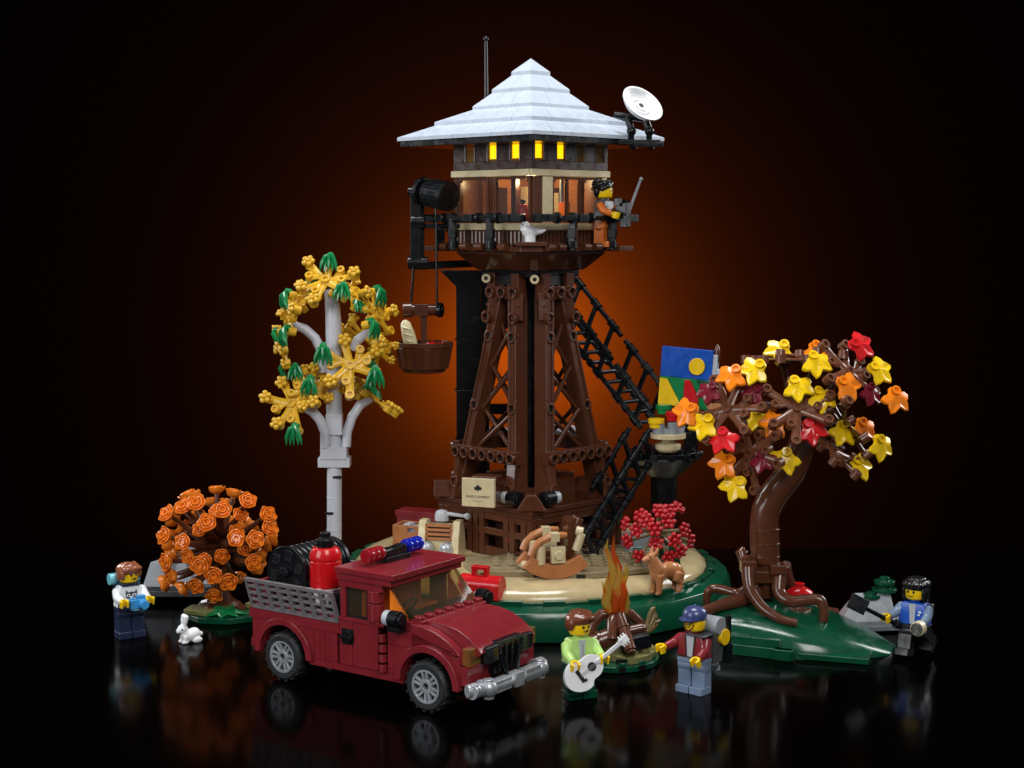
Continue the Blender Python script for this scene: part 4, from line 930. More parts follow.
# ------------------------------------------------------------------ toy figures
def figure(label, loc, rz, torso, legs, arms, s=1.0, la=(0, 0), aa=(.9, .9), twist=0, hand=SKIN, jacket=None, smile='open', brow=True, beard=False, glasses=False, lean=0, as_=(.12, .12)):
    """stands on its feet, faces -y; la: leg swings, aa: arm raise angles (0 hanging, pi/2 forward)"""
    t = thing('toy_figure', label, 'toy figure', loc, rz)
    t.scale = (s, s, s)
    m = MB(); m.box((0, 0, 2.02), (1.9, .92, .3)); m.cyl((-.95, 0, 1.72), (.95, 0, 1.72), .3, n=14); m.box((0, 0, 1.75), (.16, .7, .5)); obj('hip', m, legs, t, .03)
    for k, sx in enumerate((-1, 1)):
        m = MB(); M0 = Matrix.Translation((sx*.49, 0, 1.7)) @ Matrix.Rotation(la[k], 4, 'X'); m.M = M0
        m.box((0, .06, -.7), (.9, .78, 1.1)); m.cyl((-.45, 0, -.05), (.45, 0, -.05), .42, n=18); m.box((0, -.08, -1.47), (.9, 1.08, .46)); obj('leg', m, legs, t, .04)
    m = MB(); vs = []
    for z, w, d in ((2.17, .97, .46), (3.5, .78, .44), (3.62, .66, .36)): vs += [(-w, -d, z), (w, -d, z), (w, d, z), (-w, d, z)]
    fs = [(3, 2, 1, 0), (8, 9, 10, 11)]
    for j in range(2):
        for i in range(4): fs.append((j*4+i, j*4+(i+1) % 4, (j+1)*4+(i+1) % 4, (j+1)*4+i))
    m.push(vs, fs); m.cyl((0, 0, 3.6), (0, 0, 3.8), .36, n=16); T_ = obj('torso', m, torso, t, .05)
    if jacket:
        def quad(x0, x1, z0, z1, mat, name, off=.012, x2=None, x3=None):
            m = MB(); f = lambda z: -(.46-.02*(z-2.17)/1.33)-off
            a = [(x0, f(z0), z0), (x1, f(z0), z0), (x3 if x3 is not None else x1, f(z1), z1), (x2 if x2 is not None else x0, f(z1), z1)]
            m.push(a+[(x, y+.03, z) for x, y, z in a], [(0, 1, 2, 3), (7, 6, 5, 4), (0, 4, 5, 1), (1, 5, 6, 2), (2, 6, 7, 3), (3, 7, 4, 0)]); obj(name, m, mat, T_, 0)
        jacket(quad)
    for k, sx in enumerate((-1, 1)):
        a = aa[k]; sh = Vector((sx*.86, 0, 3.28)); d1 = Vector((sx*as_[k]*1.3, -sin(a*.75), -cos(a*.75))).normalized(); el = sh+d1*.62
        d2 = Vector((-sx*(.05 if as_[k] < .3 else -.3), -sin(min(a*1.0+.35, 1.9)), -cos(min(a*1.0+.35, 1.9)))).normalized(); wr = el+d2*.72
        m = MB(); m.tube([sh-d1*.12, sh, sh+d1*.3, el, el+d2*.3, wr], [.2, .31, .32, .31, .29, .24], 14); A = obj('arm', m, arms, t, 0)
        m = MB(); h = wr+d2*.12; m.cyl(wr-d2*.05, h, .15, n=10); c = h+d2*.26
        side = Vector((1, 0, 0)); side = (side - d2*side.dot(d2)).normalized(); axx = d2.cross(side).normalized()
        nn = 14; pts = []
        for j in range(nn+1):
            th = pi + .75 + (2*pi-1.5)*j/nn; pts.append((c + d2*cos(th-pi+pi)*-.24 + side*sin(th)*.24))
        lo = []
        vsx = []; fsx = []
        for j, p in enumerate(pts):
            o_ = (p-c).normalized()
            for (rr_, hh) in ((.17, -.24), (.31, -.24), (.31, .24), (.17, .24)): vsx.append(c+o_*rr_+axx*hh)
        for j in range(nn):
            for q in range(4): fsx.append((j*4+q, j*4+(q+1) % 4, (j+1)*4+(q+1) % 4, (j+1)*4+q))
        fsx.append((0, 1, 2, 3)); fsx.append(tuple(nn*4+q for q in (3, 2, 1, 0))); m.push(vsx, fsx)
        obj('hand', m, hand, A, .03)
        if k == 0: hr = c
        else: hl = c
    HM = Matrix.Translation((0, 0, 3.78)) @ Matrix.Rotation(twist, 4, 'Z')
    m = MB(); m.lathe([(.4, 0), (.56, .05), (.63, .18), (.64, .5), (.63, .82), (.56, .96), (.36, 1.02), (.34, 1.2), (.1, 1.2)], 28); hd = obj('head', m, SKIN, t, 0, 50, M=HM)
    def face(x, z, r, mat=INK, nm='eye', sx=1, sz=1):
        th = x/.645; c = Vector((.645*sin(th), -.645*cos(th), z)); n = Vector((sin(th), -cos(th), 0)); m = MB()
        Mx = frame(c-n*.02, n); m.M = Mx @ Matrix.Diagonal((sx, sz, 1, 1)); m.cyl((0, 0, 0), (0, 0, .035), r, n=14); obj(nm, m, mat, hd, 0)
    def line(pts, r, nm, mat=INK):
        m = MB(); m.tube([Vector((.65*sin(x/.645), -.65*cos(x/.645), z)) for x, z in pts], r, 6); obj(nm, m, mat, hd, 0)
    for x in (-.2, .2):
        face(x, .57, .085); face(x+.03, .6, .028, WHITE, 'eye_glint')
        if brow: line([(x-.13, .72), (x, .77), (x+.13, .73)], .02, 'eyebrow')
    if smile == 'open': line([(-.17, .36), (-.08, .29), (.06, .27), (.17, .33), (.2, .38)], .024, 'mouth'); face(.05, .32, .075, DBROWN, 'open_mouth', 1.3, .8)
    else: line([(-.18, .34), (-.06, .29), (.08, .29), (.2, .35)], .026, 'mouth')
    if beard: line([(-.42, .5), (-.3, .24), (-.1, .12), (.1, .12), (.3, .24), (.42, .5)], .045, 'beard', HAIRB); line([(-.2, .41), (0, .44), (.2, .41)], .03, 'moustache', HAIRB)
    if glasses:
        for x in (-.21, .21):
            pts = [(x+.17*cos(2*pi*i/10), .57+.14*sin(2*pi*i/10)) for i in range(11)]; line(pts, .016, 'spectacles')
        line([(-.05, .58), (.05, .58)], .016, 'spectacles')
    return t, hd, hr, hl
def hair(hd, kind, mat):
    m = MB()
    if kind == 'bob':
        m.sph((0, .08, .88), (.82, .86, .5)); m.sph((0, .3, .5), (.78, .56, .6)); m.sph((.25, -.5, .98), (.5, .28, .22)); m.sph((-.35, -.48, .95), (.42, .28, .24)); m.sph((-.66, -.1, .62), (.2, .42, .42)); m.sph((.66, -.1, .62), (.2, .42, .42))
        for k in range(7): a = -1.0+k*.33; m.tube([(sin(a)*.3, -.2, 1.36), (sin(a)*.75, -.5+abs(a)*.2, 1.08)], [.14, .1], 8)
    elif kind == 'swept':
        m.sph((0, .1, .92), (.8, .84, .5)); m.sph((0, .4, .62), (.7, .5, .6)); m.sph((.15, -.42, 1.05), (.66, .4, .24)); m.sph((.5, -.3, .95), (.34, .42, .22)); m.sph((-.7, .05, .7), (.16, .4, .4)); m.sph((.7, .1, .7), (.16, .36, .34)); m.sph((0, .75, .75), (.4, .3, .35))
        for k in range(6): m.tube([(-.4+k*.12, .4, 1.4), (-.2+k*.15, -.2, 1.34), (.1+k*.12, -.66+k*.03, 1.1)], [.1, .13, .08], 8)
    elif kind == 'long':
        m.sph((0, .1, .92), (.84, .86, .5)); m.sph((0, .36, .5), (.84, .62, .62)); m.sph((0, .45, .05), (.8, .46, .5)); m.sph((-.7, .02, .45), (.2, .42, .62)); m.sph((.7, .02, .45), (.2, .42, .62)); m.sph((.1, -.48, 1.02), (.62, .26, .2))
        for k in range(14): a = k*2*pi/14; m.sph((.74*cos(a), .1+.72*sin(a), 1.02), (.2, .2, .18), 8, 6); m.sph((.45*cos(a), .1+.45*sin(a), 1.3), (.18, .18, .14), 8, 6)
    elif kind == 'curly':
        m.sph((0, .12, .95), (.8, .8, .48)); m.sph((0, .42, .55), (.7, .45, .6))
        for k in range(26):
            a = k*2.4; zz = .55+.75*((k*7) % 26)/26; r = .74*sqrt(max(.1, 1-((zz-.75)/.75)**2)); y = .14+r*sin(a)
            if y > -.55 or zz > 1.0: m.sph((r*cos(a), y, zz+.1), .2, 8, 6)
    elif kind == 'cap':
        m.lathe([(.7, .72), (.74, .78), (.74, .98), (.66, 1.25), (.45, 1.42), (.2, 1.47), (.1, 1.5)], 26); m.sph((0, 0, 1.5), .1, 8, 6)
        m.prism([(.66*cos(a)*1.0, -.2-.95*abs(sin(a))) for a in [pi+pi*i/10 for i in range(11)]], .74, .82)
    return obj('hair' if kind != 'cap' else 'cap', m, mat, hd, 0, remesh=.045 if kind != 'cap' else None, smooth_it=3)

# boy with backpack and camera
bl = at(130, 636, -8.0); bl.z = 0
t, hd, hr, hl = figure('toy boy in white animal print top, dark trousers and small backpack holding a blue camera', bl, R(34), WHITE, NAVY, WHITE, aa=(1.05, 1.05), twist=R(14), smile='open',
    jacket=lambda q: (q(-.96, .96, 2.2, 2.5, GREY, 'hem_band'),))
hair(hd, 'bob', HAIRL)
f = next(o for o in t.children if o.name.startswith('torso'))
m = MB()                                                              # animal face printed on the top
for (x, z, r) in ((0, 2.95, .36),): 
    for k in range(2): pass
m.sph((0, -.452, 2.95), (.4, .02, .26), 18, 8)
for s in (-1, 1): m.prism([(s*.18, 3.1), (s*.42, 3.05), (s*.36, 3.36)], .46, .475, XZ)
obj('animal_print', m, IRON, f, 0)
m = MB()
for s in (-1, 1): m.sph((s*.19, -.468, 2.96), (.14, .015, .11), 12, 6)
m.sph((0, -.468, 2.82), (.12, .015, .08), 12, 6); obj('print_white', m, WHITE, f, 0)
m = MB()
for s in (-1, 1): m.sph((s*.19, -.48, 2.96), (.06, .012, .06), 10, 6)
obj('print_eye', m, INK, f, 0)
def held(name, label, cat, owner, loc, rot=(0, 0, 0)):
    o = thing(name, label, cat); o.matrix_world = Matrix.Translation(owner.location) @ Matrix.Rotation(owner.rotation_euler.z, 4, 'Z') @ Matrix.Translation(loc) @ Euler(rot).to_matrix().to_4x4(); return o
cm = held('camera', 'blue toy camera held in front of the boy', 'camera', t, (.15, -1.35, 2.55))
m = MB(); m.box((0, 0, 0), (1.25, .5, .62)); m.box((.15, 0, .42), (.55, .45, .3)); m.box((-.42, 0, .36), (.25, .3, .14)); obj('camera_body', m, AZURE, cm)
m = MB(); m.cyl((.2, -.25, 0), (.2, -.75, 0), .3, n=18); obj('lens', m, AZURE, cm, .03); m = MB(); m.cyl((-.2, .1, -.45), (-.2, .1, -.05), .3, n=12); m.box((.3, .1, -.4), (.5, .3, .3)); obj('grip', m, AQUA, cm)
bkp = held('backpack', 'dark blue backpack with an aqua bedroll on the back of the boy', 'backpack', t, (0, .46, 2.15))
m = MB(); m.box((0, .42, .7), (1.4, .8, 1.5)); m.box((0, .9, .45), (1.0, .3, .8)); obj('bag', m, NAVY, bkp, .1)
m = MB(); m.cyl((-1.05, .5, 1.75), (1.05, .5, 1.75), .4, n=18); obj('bedroll', m, AQUA, bkp)
m = MB(); m.box((0, -.46, 1.55), (1.3, 1.1, .16)); m.cyl((-.4, .5, 1.75), (-.3, .5, 1.75), .43); m.cyl((.4, .5, 1.75), (.3, .5, 1.75), .43); obj('strap', m, NAVY, bkp)
# rabbit
ry = -9.6; r0 = at(189, 640, ry); r0.z = 0
m = MB(); m.sph((.12, 0, .55), (.72, .5, .52)); m.sph((.42, 0, .62), (.5, .46, .5)); m.sph((-.5, 0, 1.12), (.42, .36, .38)); m.tube([(-.2, 0, .6), (-.48, 0, 1.05)], [.45, .3], 12); m.sph((-.82, 0, 1.02), (.22, .22, .2)); m.sph((.95, 0, .55), .2)
for s in (-1, 1): m.tube([(-.42, s*.16, 1.35), (-.36, s*.18, 1.75), (-.3, s*.2, 2.12), (-.27, s*.2, 2.25)], [.12, .2, .2, .08], 10); m.sph((-.45, s*.28, .14), (.3, .18, .15)); m.sph((.5, s*.42, .22), (.42, .16, .24)); m.tube([(-.4, s*.25, .6), (-.45, s*.28, .15)], [.2, .15], 10)
rb = obj('rabbit', m, WHITE, None, remesh=.05, smooth_it=3); rb.scale = (.9, .9, .88); rb.location = r0; rb.rotation_euler = (0, 0, R(38)); tag(rb, 'small white rabbit sitting on the black table', 'rabbit')
m = MB()
for s in (-1, 1): m.sph((-.68, s*.29, 1.16), (.07, .06, .08), 8, 6)
m.sph((-1.0, 0, 1.06), (.05, .08, .04), 8, 6)
obj('eye', m, INK, rb, 0)
# dog
d0 = at(664, 593, -5.6)
m = MB(); m.sph((-.5, 0, 1.5), (.7, .54, .74)); m.sph((.35, 0, 1.6), (.9, .48, .6)); m.sph((.95, 0, 1.45), (.55, .48, .62)); m.tube([(-.6, 0, 1.7), (-.95, 0, 2.3), (-1.1, 0, 2.6)], [.58, .46, .4], 12)
m.sph((-1.15, 0, 2.65), (.42, .36, .34)); m.tube([(-1.35, 0, 2.6), (-1.75, 0, 2.5), (-1.95, 0, 2.47)], [.28, .2, .13], 10)
for s in (-1, 1):
    m.tube([(-.95, s*.24, 2.85), (-.85, s*.3, 3.15), (-.8, s*.3, 3.4)], [.17, .13, .03], 8)
    m.tube([(-.62, s*.3, 1.4), (-.65, s*.32, .8), (-.68, s*.32, .1)], [.34, .25, .21], 10); m.sph((-.78, s*.32, .1), (.25, .17, .12))
    m.tube([(1.0, s*.3, 1.4), (.85, s*.33, .95), (1.2, s*.33, .6), (1.12, s*.33, .08)], [.44, .32, .2, .19], 10); m.sph((1.0, s*.33, .1), (.25, .17, .12))
m.tube([(1.35, 0, 1.6), (1.6, 0, 1.2), (1.6, 0, .6)], [.2, .2, .1], 8)
dg_ = obj('dog', m, NOUGAT, None, remesh=.055, smooth_it=3); dg_.location = d0; dg_.rotation_euler = (0, 0, R(32)); tag(dg_, 'nougat brown standing dog with upright ears on the green rim', 'dog')
m = MB(); m.sph((-2.0, 0, 2.5), .1, 8, 6)
for s in (-1, 1): m.sph((-1.42, s*.26, 2.75), .06, 8, 6)
obj('dog_nose', m, INK, dg_, 0)
m = MB(); m.sph((-1.62, 0, 2.46), (.3, .2, .13)); obj('muzzle_patch', m, CREAM, dg_, 0)
# guitar player
gl = at(579, 696, -22.0); gl.z = 0
t, hd, hr, hl = figure('toy guitarist in pale lime jacket and dark green trousers by the campfire', gl, R(24), LIME, GREEN, LIME, aa=(.75, .95), twist=R(14), as_=(.14, .16),
    jacket=lambda q: (q(-.18, .12, 2.25, 3.55, LGREY, 'shirt_front', .012, -.26, .2), q(-.02, .04, 2.25, 3.3, GREY, 'zip_line', .03)))
hair(hd, 'swept', HAIRB)
gt = held('guitar', 'white acoustic toy guitar held by the lime jacket figure', 'guitar', t, (-.15, -1.25, 1.95), (R(-12), 0, R(-8)))
gt.matrix_world = gt.matrix_world @ Matrix.Rotation(R(-34), 4, 'Y') @ Matrix.Scale(1.0, 4)
m = MB(); body = []
for i in range(40):
    a = 2*pi*i/40; x = cos(a); r = 1.0 if x < 0 else .8
    rad = 1.0 - .16*math.exp(-((a-pi*.42)/.28)**2) - .16*math.exp(-((a-pi*1.58)/.28)**2)
    body.append((1.32*cos(a)*rad-.2, (1.0 if x < 0 else .86)*sin(a)*rad))
m.prism(body, -.2, .2, XZ); m.box((1.75, -.2, 0), (1.9, .16, .24)); m.box((2.85, -.2, 0), (.6, .18, .42))
for x in (2.68, 2.86, 3.04):
    for s in (-1, 1): m.cyl((x, -.2, s*.2), (x, -.2, s*.36), .06, n=8)
obj('guitar_body', m, WHITE, gt, .05)
m = MB(); m.cyl((.35, -.2, 0), (.35, -.225, 0), .27, n=20); m.box((-.55, -.23, 0), (.22, .06, .8)); m.box((-.42, -.23, -.38), (.2, .05, .14))
obj('sound_hole', m, INK, gt, 0)
m = MB()
for z in (-.09, -.03, .03, .09): m.box((1.1, -.29, z), (3.3, .012, .014))
obj('string', m, GREY, gt, 0)
# capped man with backpack
cl_ = at(694, 690, -21.0); cl_.z = 0
t, hd, hr, hl = figure('toy hiker in blue cap, dark red jacket and pale blue trousers', cl_, R(-40), DARKRED, SANDBLUE, DARKRED, aa=(1.0, .7), twist=R(-8), as_=(.5, .14), smile='line', beard=True, glasses=True,
    jacket=lambda q: (q(-.2, .16, 2.25, 3.55, LGREY, 'shirt_front', .012, -.3, .26), q(-.3, -.2, 2.25, 3.5, DBROWN, 'lapel', .025, -.42, -.3), q(.16, .24, 2.25, 3.5, DBROWN, 'lapel', .025, .26, .4), q(-.96, .96, 2.17, 2.3, DBROWN, 'hem_band', .01)))
hair(hd, 'cap', CAPBLUE)
bkp = held('backpack', 'dark grey backpack with a yellow roll and grey bundle on the hiker', 'backpack', t, (.35, .46, 1.9))
m = MB(); m.box((0, .5, .8), (1.5, .9, 1.9)); m.box((0, 1.05, .6), (1.0, .3, 1.0)); m.cyl((.5, .3, -.35), (.5, .3, -.1), .35); m.box((0, -.46, 1.7), (1.4, 1.1, .14)); obj('bag', m, IRON, bkp, .08)
m = MB(); m.cyl((-.9, .9, 1.4), (1.0, .9, 1.4), .5, n=20); obj('bedroll', m, YELLOW, bkp, .04)
m = MB(); m.cyl((-.8, .5, 2.15), (.9, .5, 2.15), .55, n=20); obj('grey_bundle', m, GREY, bkp)
m = MB(); m.cyl((.7, 1.6, -.3), (.7, 1.6, 2.6), .2, n=12); m.cyl((.7, 1.6, -.3), (.7, 1.6, .9), .3, n=12); m.box((.7, 1.3, 1.0), (.3, .6, .2)); obj('torch', m, BLACK, bkp)
m = MB(); m.cyl((.4, .8, -.4), (.4, .8, -.7), .25); m.cyl((.4, .8, -.2), (.4, .8, -.45), .12); obj('cup', m, GREY, bkp)
# running figure with pan
wl = at(914, 657, -13.4); wl.z = .1
t, hd, hr, hl = figure('toy runner with long black hair in blue vest and dark trousers beside the right rock', wl, R(-36), BLUE, CHAR, SANDBLUE, aa=(.95, .8), twist=R(-8), la=(R(-14), R(48)), as_=(.35, .12), smile='line',
    jacket=lambda q: (q(-.16, .14, 2.25, 3.55, LGREY, 'shirt_front', .012, -.24, .2), q(.38, .58, 3.0, 3.12, WHITE, 'badge_mark', .012), q(.34, .5, 2.82, 2.92, WHITE, 'badge_mark', .012)))
hair(hd, 'long', HAIRK)
pn = held('shovel', 'black flat shovel held forward by the runner', 'shovel', t, (hr.x, hr.y, hr.z), (0, 0, 0))
m = MB(); q = Vector((-.95, -1.5, .95)).normalized(); m.cyl(q*-.9, q*1.9, .16, n=12); m.M = frame(q*2.4, (.5, -.8, .2), q); m.box((0, 0, 0), (1.0, 1.2, .3)); m.M = Matrix(); m.cyl(q*-1.1, q*-.8, .3, n=12); obj('shovel_head', m, BLACK, pn)
fp = held('round_tin', 'tan round tin with dark rings on its lid in the left hand of the runner', 'tin', t, (hl.x, hl.y-.3, hl.z))
m = MB(); m.cyl((0, .28, 0), (0, -.28, 0), .46, n=22); obj('tin_case', m, TAN, fp); m = MB(); m.torus((0, -.31, 0), (0, 1, 0), .33, .07); m.torus((0, -.31, 0), (0, 1, 0), .18, .05); m.cyl((0, -.29, 0), (0, -.33, 0), .09); obj('lid_ring', m, IRON, fp, 0)
m = MB(); m.box((0, .75, 2.75), (1.2, .5, 1.3)); m.box((.75, .8, 3.0), (.3, .3, .8)); pk = held('rucksack', 'small dark grey rucksack on the runner', 'backpack', t, (0, 0, 0)); obj('pack', m, IRON, pk, .06)
# ranger on the balcony
rl = at(604, 247, 4.2); 
t, hd, hr, hl = figure('toy ranger in orange suit and dark vest on the balcony holding a radio set', rl, R(62), IRON, SUIT, SUIT, aa=(.9, 1.0), smile='line', as_=(.12, .12), twist=R(10))
t.scale = (.95, .95, .95)
hair(hd, 'curly', HAIRK)
wt = held('radio_set', 'black handheld radio with a long grey aerial on the balcony', 'radio', t, (.2, -1.45, 2.6))
m = MB(); m.box((0, 0, 0), (.9, .9, 1.3)); m.box((-.3, -.3, -.7), (.7, .6, .9)); m.cyl((.3, 0, .6), (.3, 0, .9), .25); m.box((-.5, .2, .7), (.4, .5, .6)); obj('radio_body', m, BLACK, wt, .05)
m = MB(); m.cyl((.5, -.3, .2), (.9, -1.0, 2.4), .13, .1, n=10); m.sph((.9, -1.0, 2.4), .15, 10, 6); obj('aerial', m, GREY, wt, 0)

# ------------------------------------------------------------------ campfire
cf0 = at(612.5, 658, -14.2); cf0.z = 0
fb = thing('camp_base', 'round green and olive plate under the campfire', 'base plate', cf0)
m = MB(); m.lathe([(2.9, 0), (3.0, .05), (3.0, .4)], 32); 
for k in range(12): a = k*pi/6+.2; m.cyl((2.55*cos(a), 2.55*sin(a), .4), (2.55*cos(a), 2.55*sin(a), .6), .3, n=12)
obj('green_plate', m, GREEN, fb)
m = MB(); m.prism([(2.8*cos(a), 2.7*sin(a)+.1) for a in [-1.25+i*.17 for i in range(26)]], .42, .84)
for (x, y) in ((2.0, -.9), (1.2, -1.5), (2.2, .3), (1.6, -.3)): m.stud((x, y, .84))
obj('olive_plate', m, OLIVE, fb)
for c_, d_, rz_ in (((.35, -2.9, .25), (.6, .16, .3), 0), ((1.7, -2.45, .25), (.5, .2, .3), .6), ((.4, -2.5, .64), (.7, .2, .3), 0)): m = MB(); m.box(c_, d_, rz=rz_); obj('plate_notch', m, INK, fb, 0)
cf = thing('campfire', 'campfire of brown logs with clear orange and yellow flames', 'campfire', cf0+Vector((0, 0, .84)))
rel = lambda u, v, y: at(u, v, y) - Vector(cf.location)
for i, (a, b, r) in enumerate(((rel(617, 610, -14.2), rel(631, 651, -16.6), .4), (rel(596, 638, -14.6), rel(643, 628, -14.2), .36), (rel(590, 646, -15.4), rel(612, 636, -15), .62))):
    m = MB(); m.cyl(a, b, r, r*.95, 16); d = (b-a).normalized(); m.cyl(a+(b-a)*.45-d*.1, a+(b-a)*.45+d*.1, r*1.15, n=16); m.cyl(b, b+d*.2, r*.7, n=14); obj('log', m, BROWN, cf, .03)
for pts in ([(620, 613, -14), (630, 614, -13.8), (639, 622, -13.6), (643, 633, -13.6)], [(612, 614, -14), (602, 614, -14), (594, 622, -14.2), (590, 636, -14.4)], [(616, 612, -14), (612, 622, -15), (612, 640, -15.6)], [(618, 612, -13.6), (624, 620, -12.6), (630, 634, -12)]):
    m = MB(); m.tube([rel(*p) for p in pts], [.34, .36, .35, .33][:len(pts)], 12); obj('log', m, BROWN, cf, 0)
m = MB(); m.bar(rel(620, 646, -15.4), rel(649, 639, -15.0), .85, .85)
lgk = obj('charred_log', m, BLACK, cf, .05); lgk['label'] = 'square black charred log'
fm = bpy.data.materials.new('clear_flame_plastic'); fm.use_nodes = True; nt = fm.node_tree; nt.nodes.clear()
o_ = nt.nodes.new('ShaderNodeOutputMaterial'); tcn = nt.nodes.new('ShaderNodeTexCoord'); nn_ = nt.nodes.new('ShaderNodeTexNoise'); nn_.inputs['Scale'].default_value = 1.1
cr_ = nt.nodes.new('ShaderNodeValToRGB'); cr_.color_ramp.elements[0].position = .3; cr_.color_ramp.elements[0].color = rgb('e8781c'); cr_.color_ramp.elements[1].position = .52; cr_.color_ramp.elements[1].color = rgb('dcc058')
nt.links.new(tcn.outputs['Object'], nn_.inputs['Vector']); nt.links.new(nn_.outputs['Fac'], cr_.inputs['Fac'])
tp_ = nt.nodes.new('ShaderNodeBsdfTransparent'); pr_ = nt.nodes.new('ShaderNodeBsdfPrincipled'); pr_.inputs['Roughness'].default_value = .12; mx_ = nt.nodes.new('ShaderNodeMixShader'); mx_.inputs[0].default_value = .34
nt.links.new(cr_.outputs['Color'], tp_.inputs[0]); nt.links.new(cr_.outputs['Color'], pr_.inputs['Base Color']); nt.links.new(tp_.outputs[0], mx_.inputs[1]); nt.links.new(pr_.outputs[0], mx_.inputs[2]); nt.links.new(mx_.outputs[0], o_.inputs[0])
FLAMER = clear('clear_red_flame', 'e06a22', .3)
def flame(pts, rad, mat):
    m = MB(); m.tube([rel(*p) for p in pts], [r*.66 for r in rad], 12, flat=(1, 0, 0)); obj('flame', m, mat, cf, 0)
flame([(614, 614, -14.4), (609, 600, -14.4), (611, 586, -14.4), (614, 574, -14.4), (610, 560, -14.4), (606, 548, -14.4), (608, 539, -14.4)], [.3, .5, .34, .44, .26, .17, .02], fm)
flame([(618, 614, -14.5), (619, 600, -14.5), (617, 586, -14.5), (620, 574, -14.5), (617, 562, -14.5)], [.35, .46, .4, .22, .02], fm)
flame([(620, 613, -14.2), (625, 598, -14.2), (623, 584, -14.2), (626, 574, -14.2), (627, 563, -14.2)], [.35, .46, .28, .3, .02], fm)
flame([(608, 613, -14.2), (604, 602, -14.2), (605, 592, -14.2), (602, 581, -14.2)], [.26, .3, .18, .02], fm)
flame([(625, 613, -14.2), (628, 602, -14.2), (626, 593, -14.2)], [.25, .26, .02], fm)
flame([(612, 612, -13.7), (607, 590, -13.5), (611, 570, -13.4), (607, 556, -13.4)], [.3, .32, .2, .02], FLAMER)
flame([(616, 612, -13.6), (615, 590, -13.4), (619, 568, -13.2), (613, 552, -13), (614, 535, -13)], [.3, .4, .34, .24, .02], FLAMER)
flame([(611, 612, -14.7), (606, 603, -14.7), (609, 592, -14.7), (606, 584, -14.7), (608, 574, -14.7)], [.3, .4, .3, .2, .02], fm)
flame([(622, 612, -14.7), (621, 602, -14.7), (625, 592, -14.7), (622, 582, -14.7)], [.3, .42, .3, .02], FLAMER)
flame([(615, 612, -14.8), (616, 600, -14.8), (613, 590, -14.8)], [.3, .4, .02], FLAMER)
sk = thing('dry_twig', 'curled olive brown dry twig at the right end of the campfire log', 'twig', at(650, 627, -14.2)); rel2 = lambda u, v, y=-14.2: at(u, v, y) - Vector(sk.location)
m = MB()
for pts in ([(645, 629), (648, 624), (651, 614), (653, 609), (655, 607)], [(646, 629), (651, 624), (655, 616), (654, 609)], [(646, 629), (651, 628), (655, 622), (661, 620)], [(646, 630), (650, 630), (654, 626), (658, 624)]): m.tube([rel2(*p) for p in pts], [.2]*(len(pts)-1)+[.06], 8)
obj('twig_stem', m, plastic('olive_brown_twig', '6e5b30', .3), sk, 0)
RAILG = plastic('brownish_grey_plastic', '6f6a6c', .3)
# ------------------------------------------------------------------ truck
tk = thing('pickup_truck', 'dark red toy pickup truck with silver bumper, clear light bar and loaded bed', 'truck', (-7.5, -18.9, 0), R(-35))
HWD = 3.35
def P(poly, y0, y1, m): return m.prism(poly, -y1, -y0, XZ)             # side profile between two y planes
def archprof(xa, x0, x1, z0, z1, r=1.9, zc=1.5):
    """profile with a wheel arch cut at xa"""
    dx = sqrt(r*r-(z0-zc)**2); a0 = math.asin((z0-zc)/r)
    return [(x0, z0)] + [(xa+r*cos(t), zc+r*sin(t)) for t in [pi-a0+(2*a0-pi)*i/16 for i in range(17)]] + [(x1, z0), (x1, z1), (x0, z1)]
G = .03
m = MB(); P(archprof(-5.6, -8.3, -3.2, 1.9, 3.55), -HWD, HWD, m); P([(-8.55, 3.58), (-1.15, 3.58), (-1.15, 4.2), (-8.55, 4.2)], -HWD-.03, HWD+.03, m)
P([(-3.17, 1.75), (-1.35, 1.75), (-1.35, 3.55), (-3.17, 3.55)], -HWD+.02, HWD-.02, m)
P([(-3.6, 1.3), (3.7, 1.3), (3.7, 1.72), (-3.6, 1.72)], -HWD+.03, HWD-.03, m)
P(archprof(5.6, 2.6, 7.9, 1.75, 3.5), -HWD, HWD, m)
P([(2.6, 3.53), (7.3, 3.53), (7.3, 3.75), (4.4, 4.45), (2.6, 4.45)], -HWD, HWD, m)
P([(7.93, 1.9), (8.4, 1.9), (8.4, 3.0), (7.93, 3.0)], -HWD, HWD, m); P([(7.9, 3.03), (8.3, 3.03), (8.3, 4.0), (7.9, 4.0)], -2.2, 2.2, m)
m.box((-8.2, 0, 2.0), (.6, 6.6, .5)); m.box((-8.7, 0, 3.0), (.3, 5.0, 1.0))
for x in (-2.7, -2.3, -1.9): m.box((x, -HWD+.0, 2.65), (.02, .05, 1.7))
obj('body', m, DARKRED, tk, .04)
m = MB(); m.box((0, 0, 1.35), (15.6, 4.6, .9)); m.box((-5, 0, 4.35), (6.6, 5.8, .5)); m.box((-3.6, -1.75, 4.75), (2.0, 2.0, .42)); obj('chassis', m, BLACK, tk)
# fenders
for xa in (-5.6, 5.6):
    for s in (-1, 1):
        m = MB(); po = arc((xa, 1.55), 2.35, .0, pi, 20) + arc((xa, 1.55), 1.92, pi, 0, 20); P(po, s*3.1 if s > 0 else -3.62, 3.62 if s > 0 else -3.1, m); obj('fender', m, DARKRED, tk, .05)
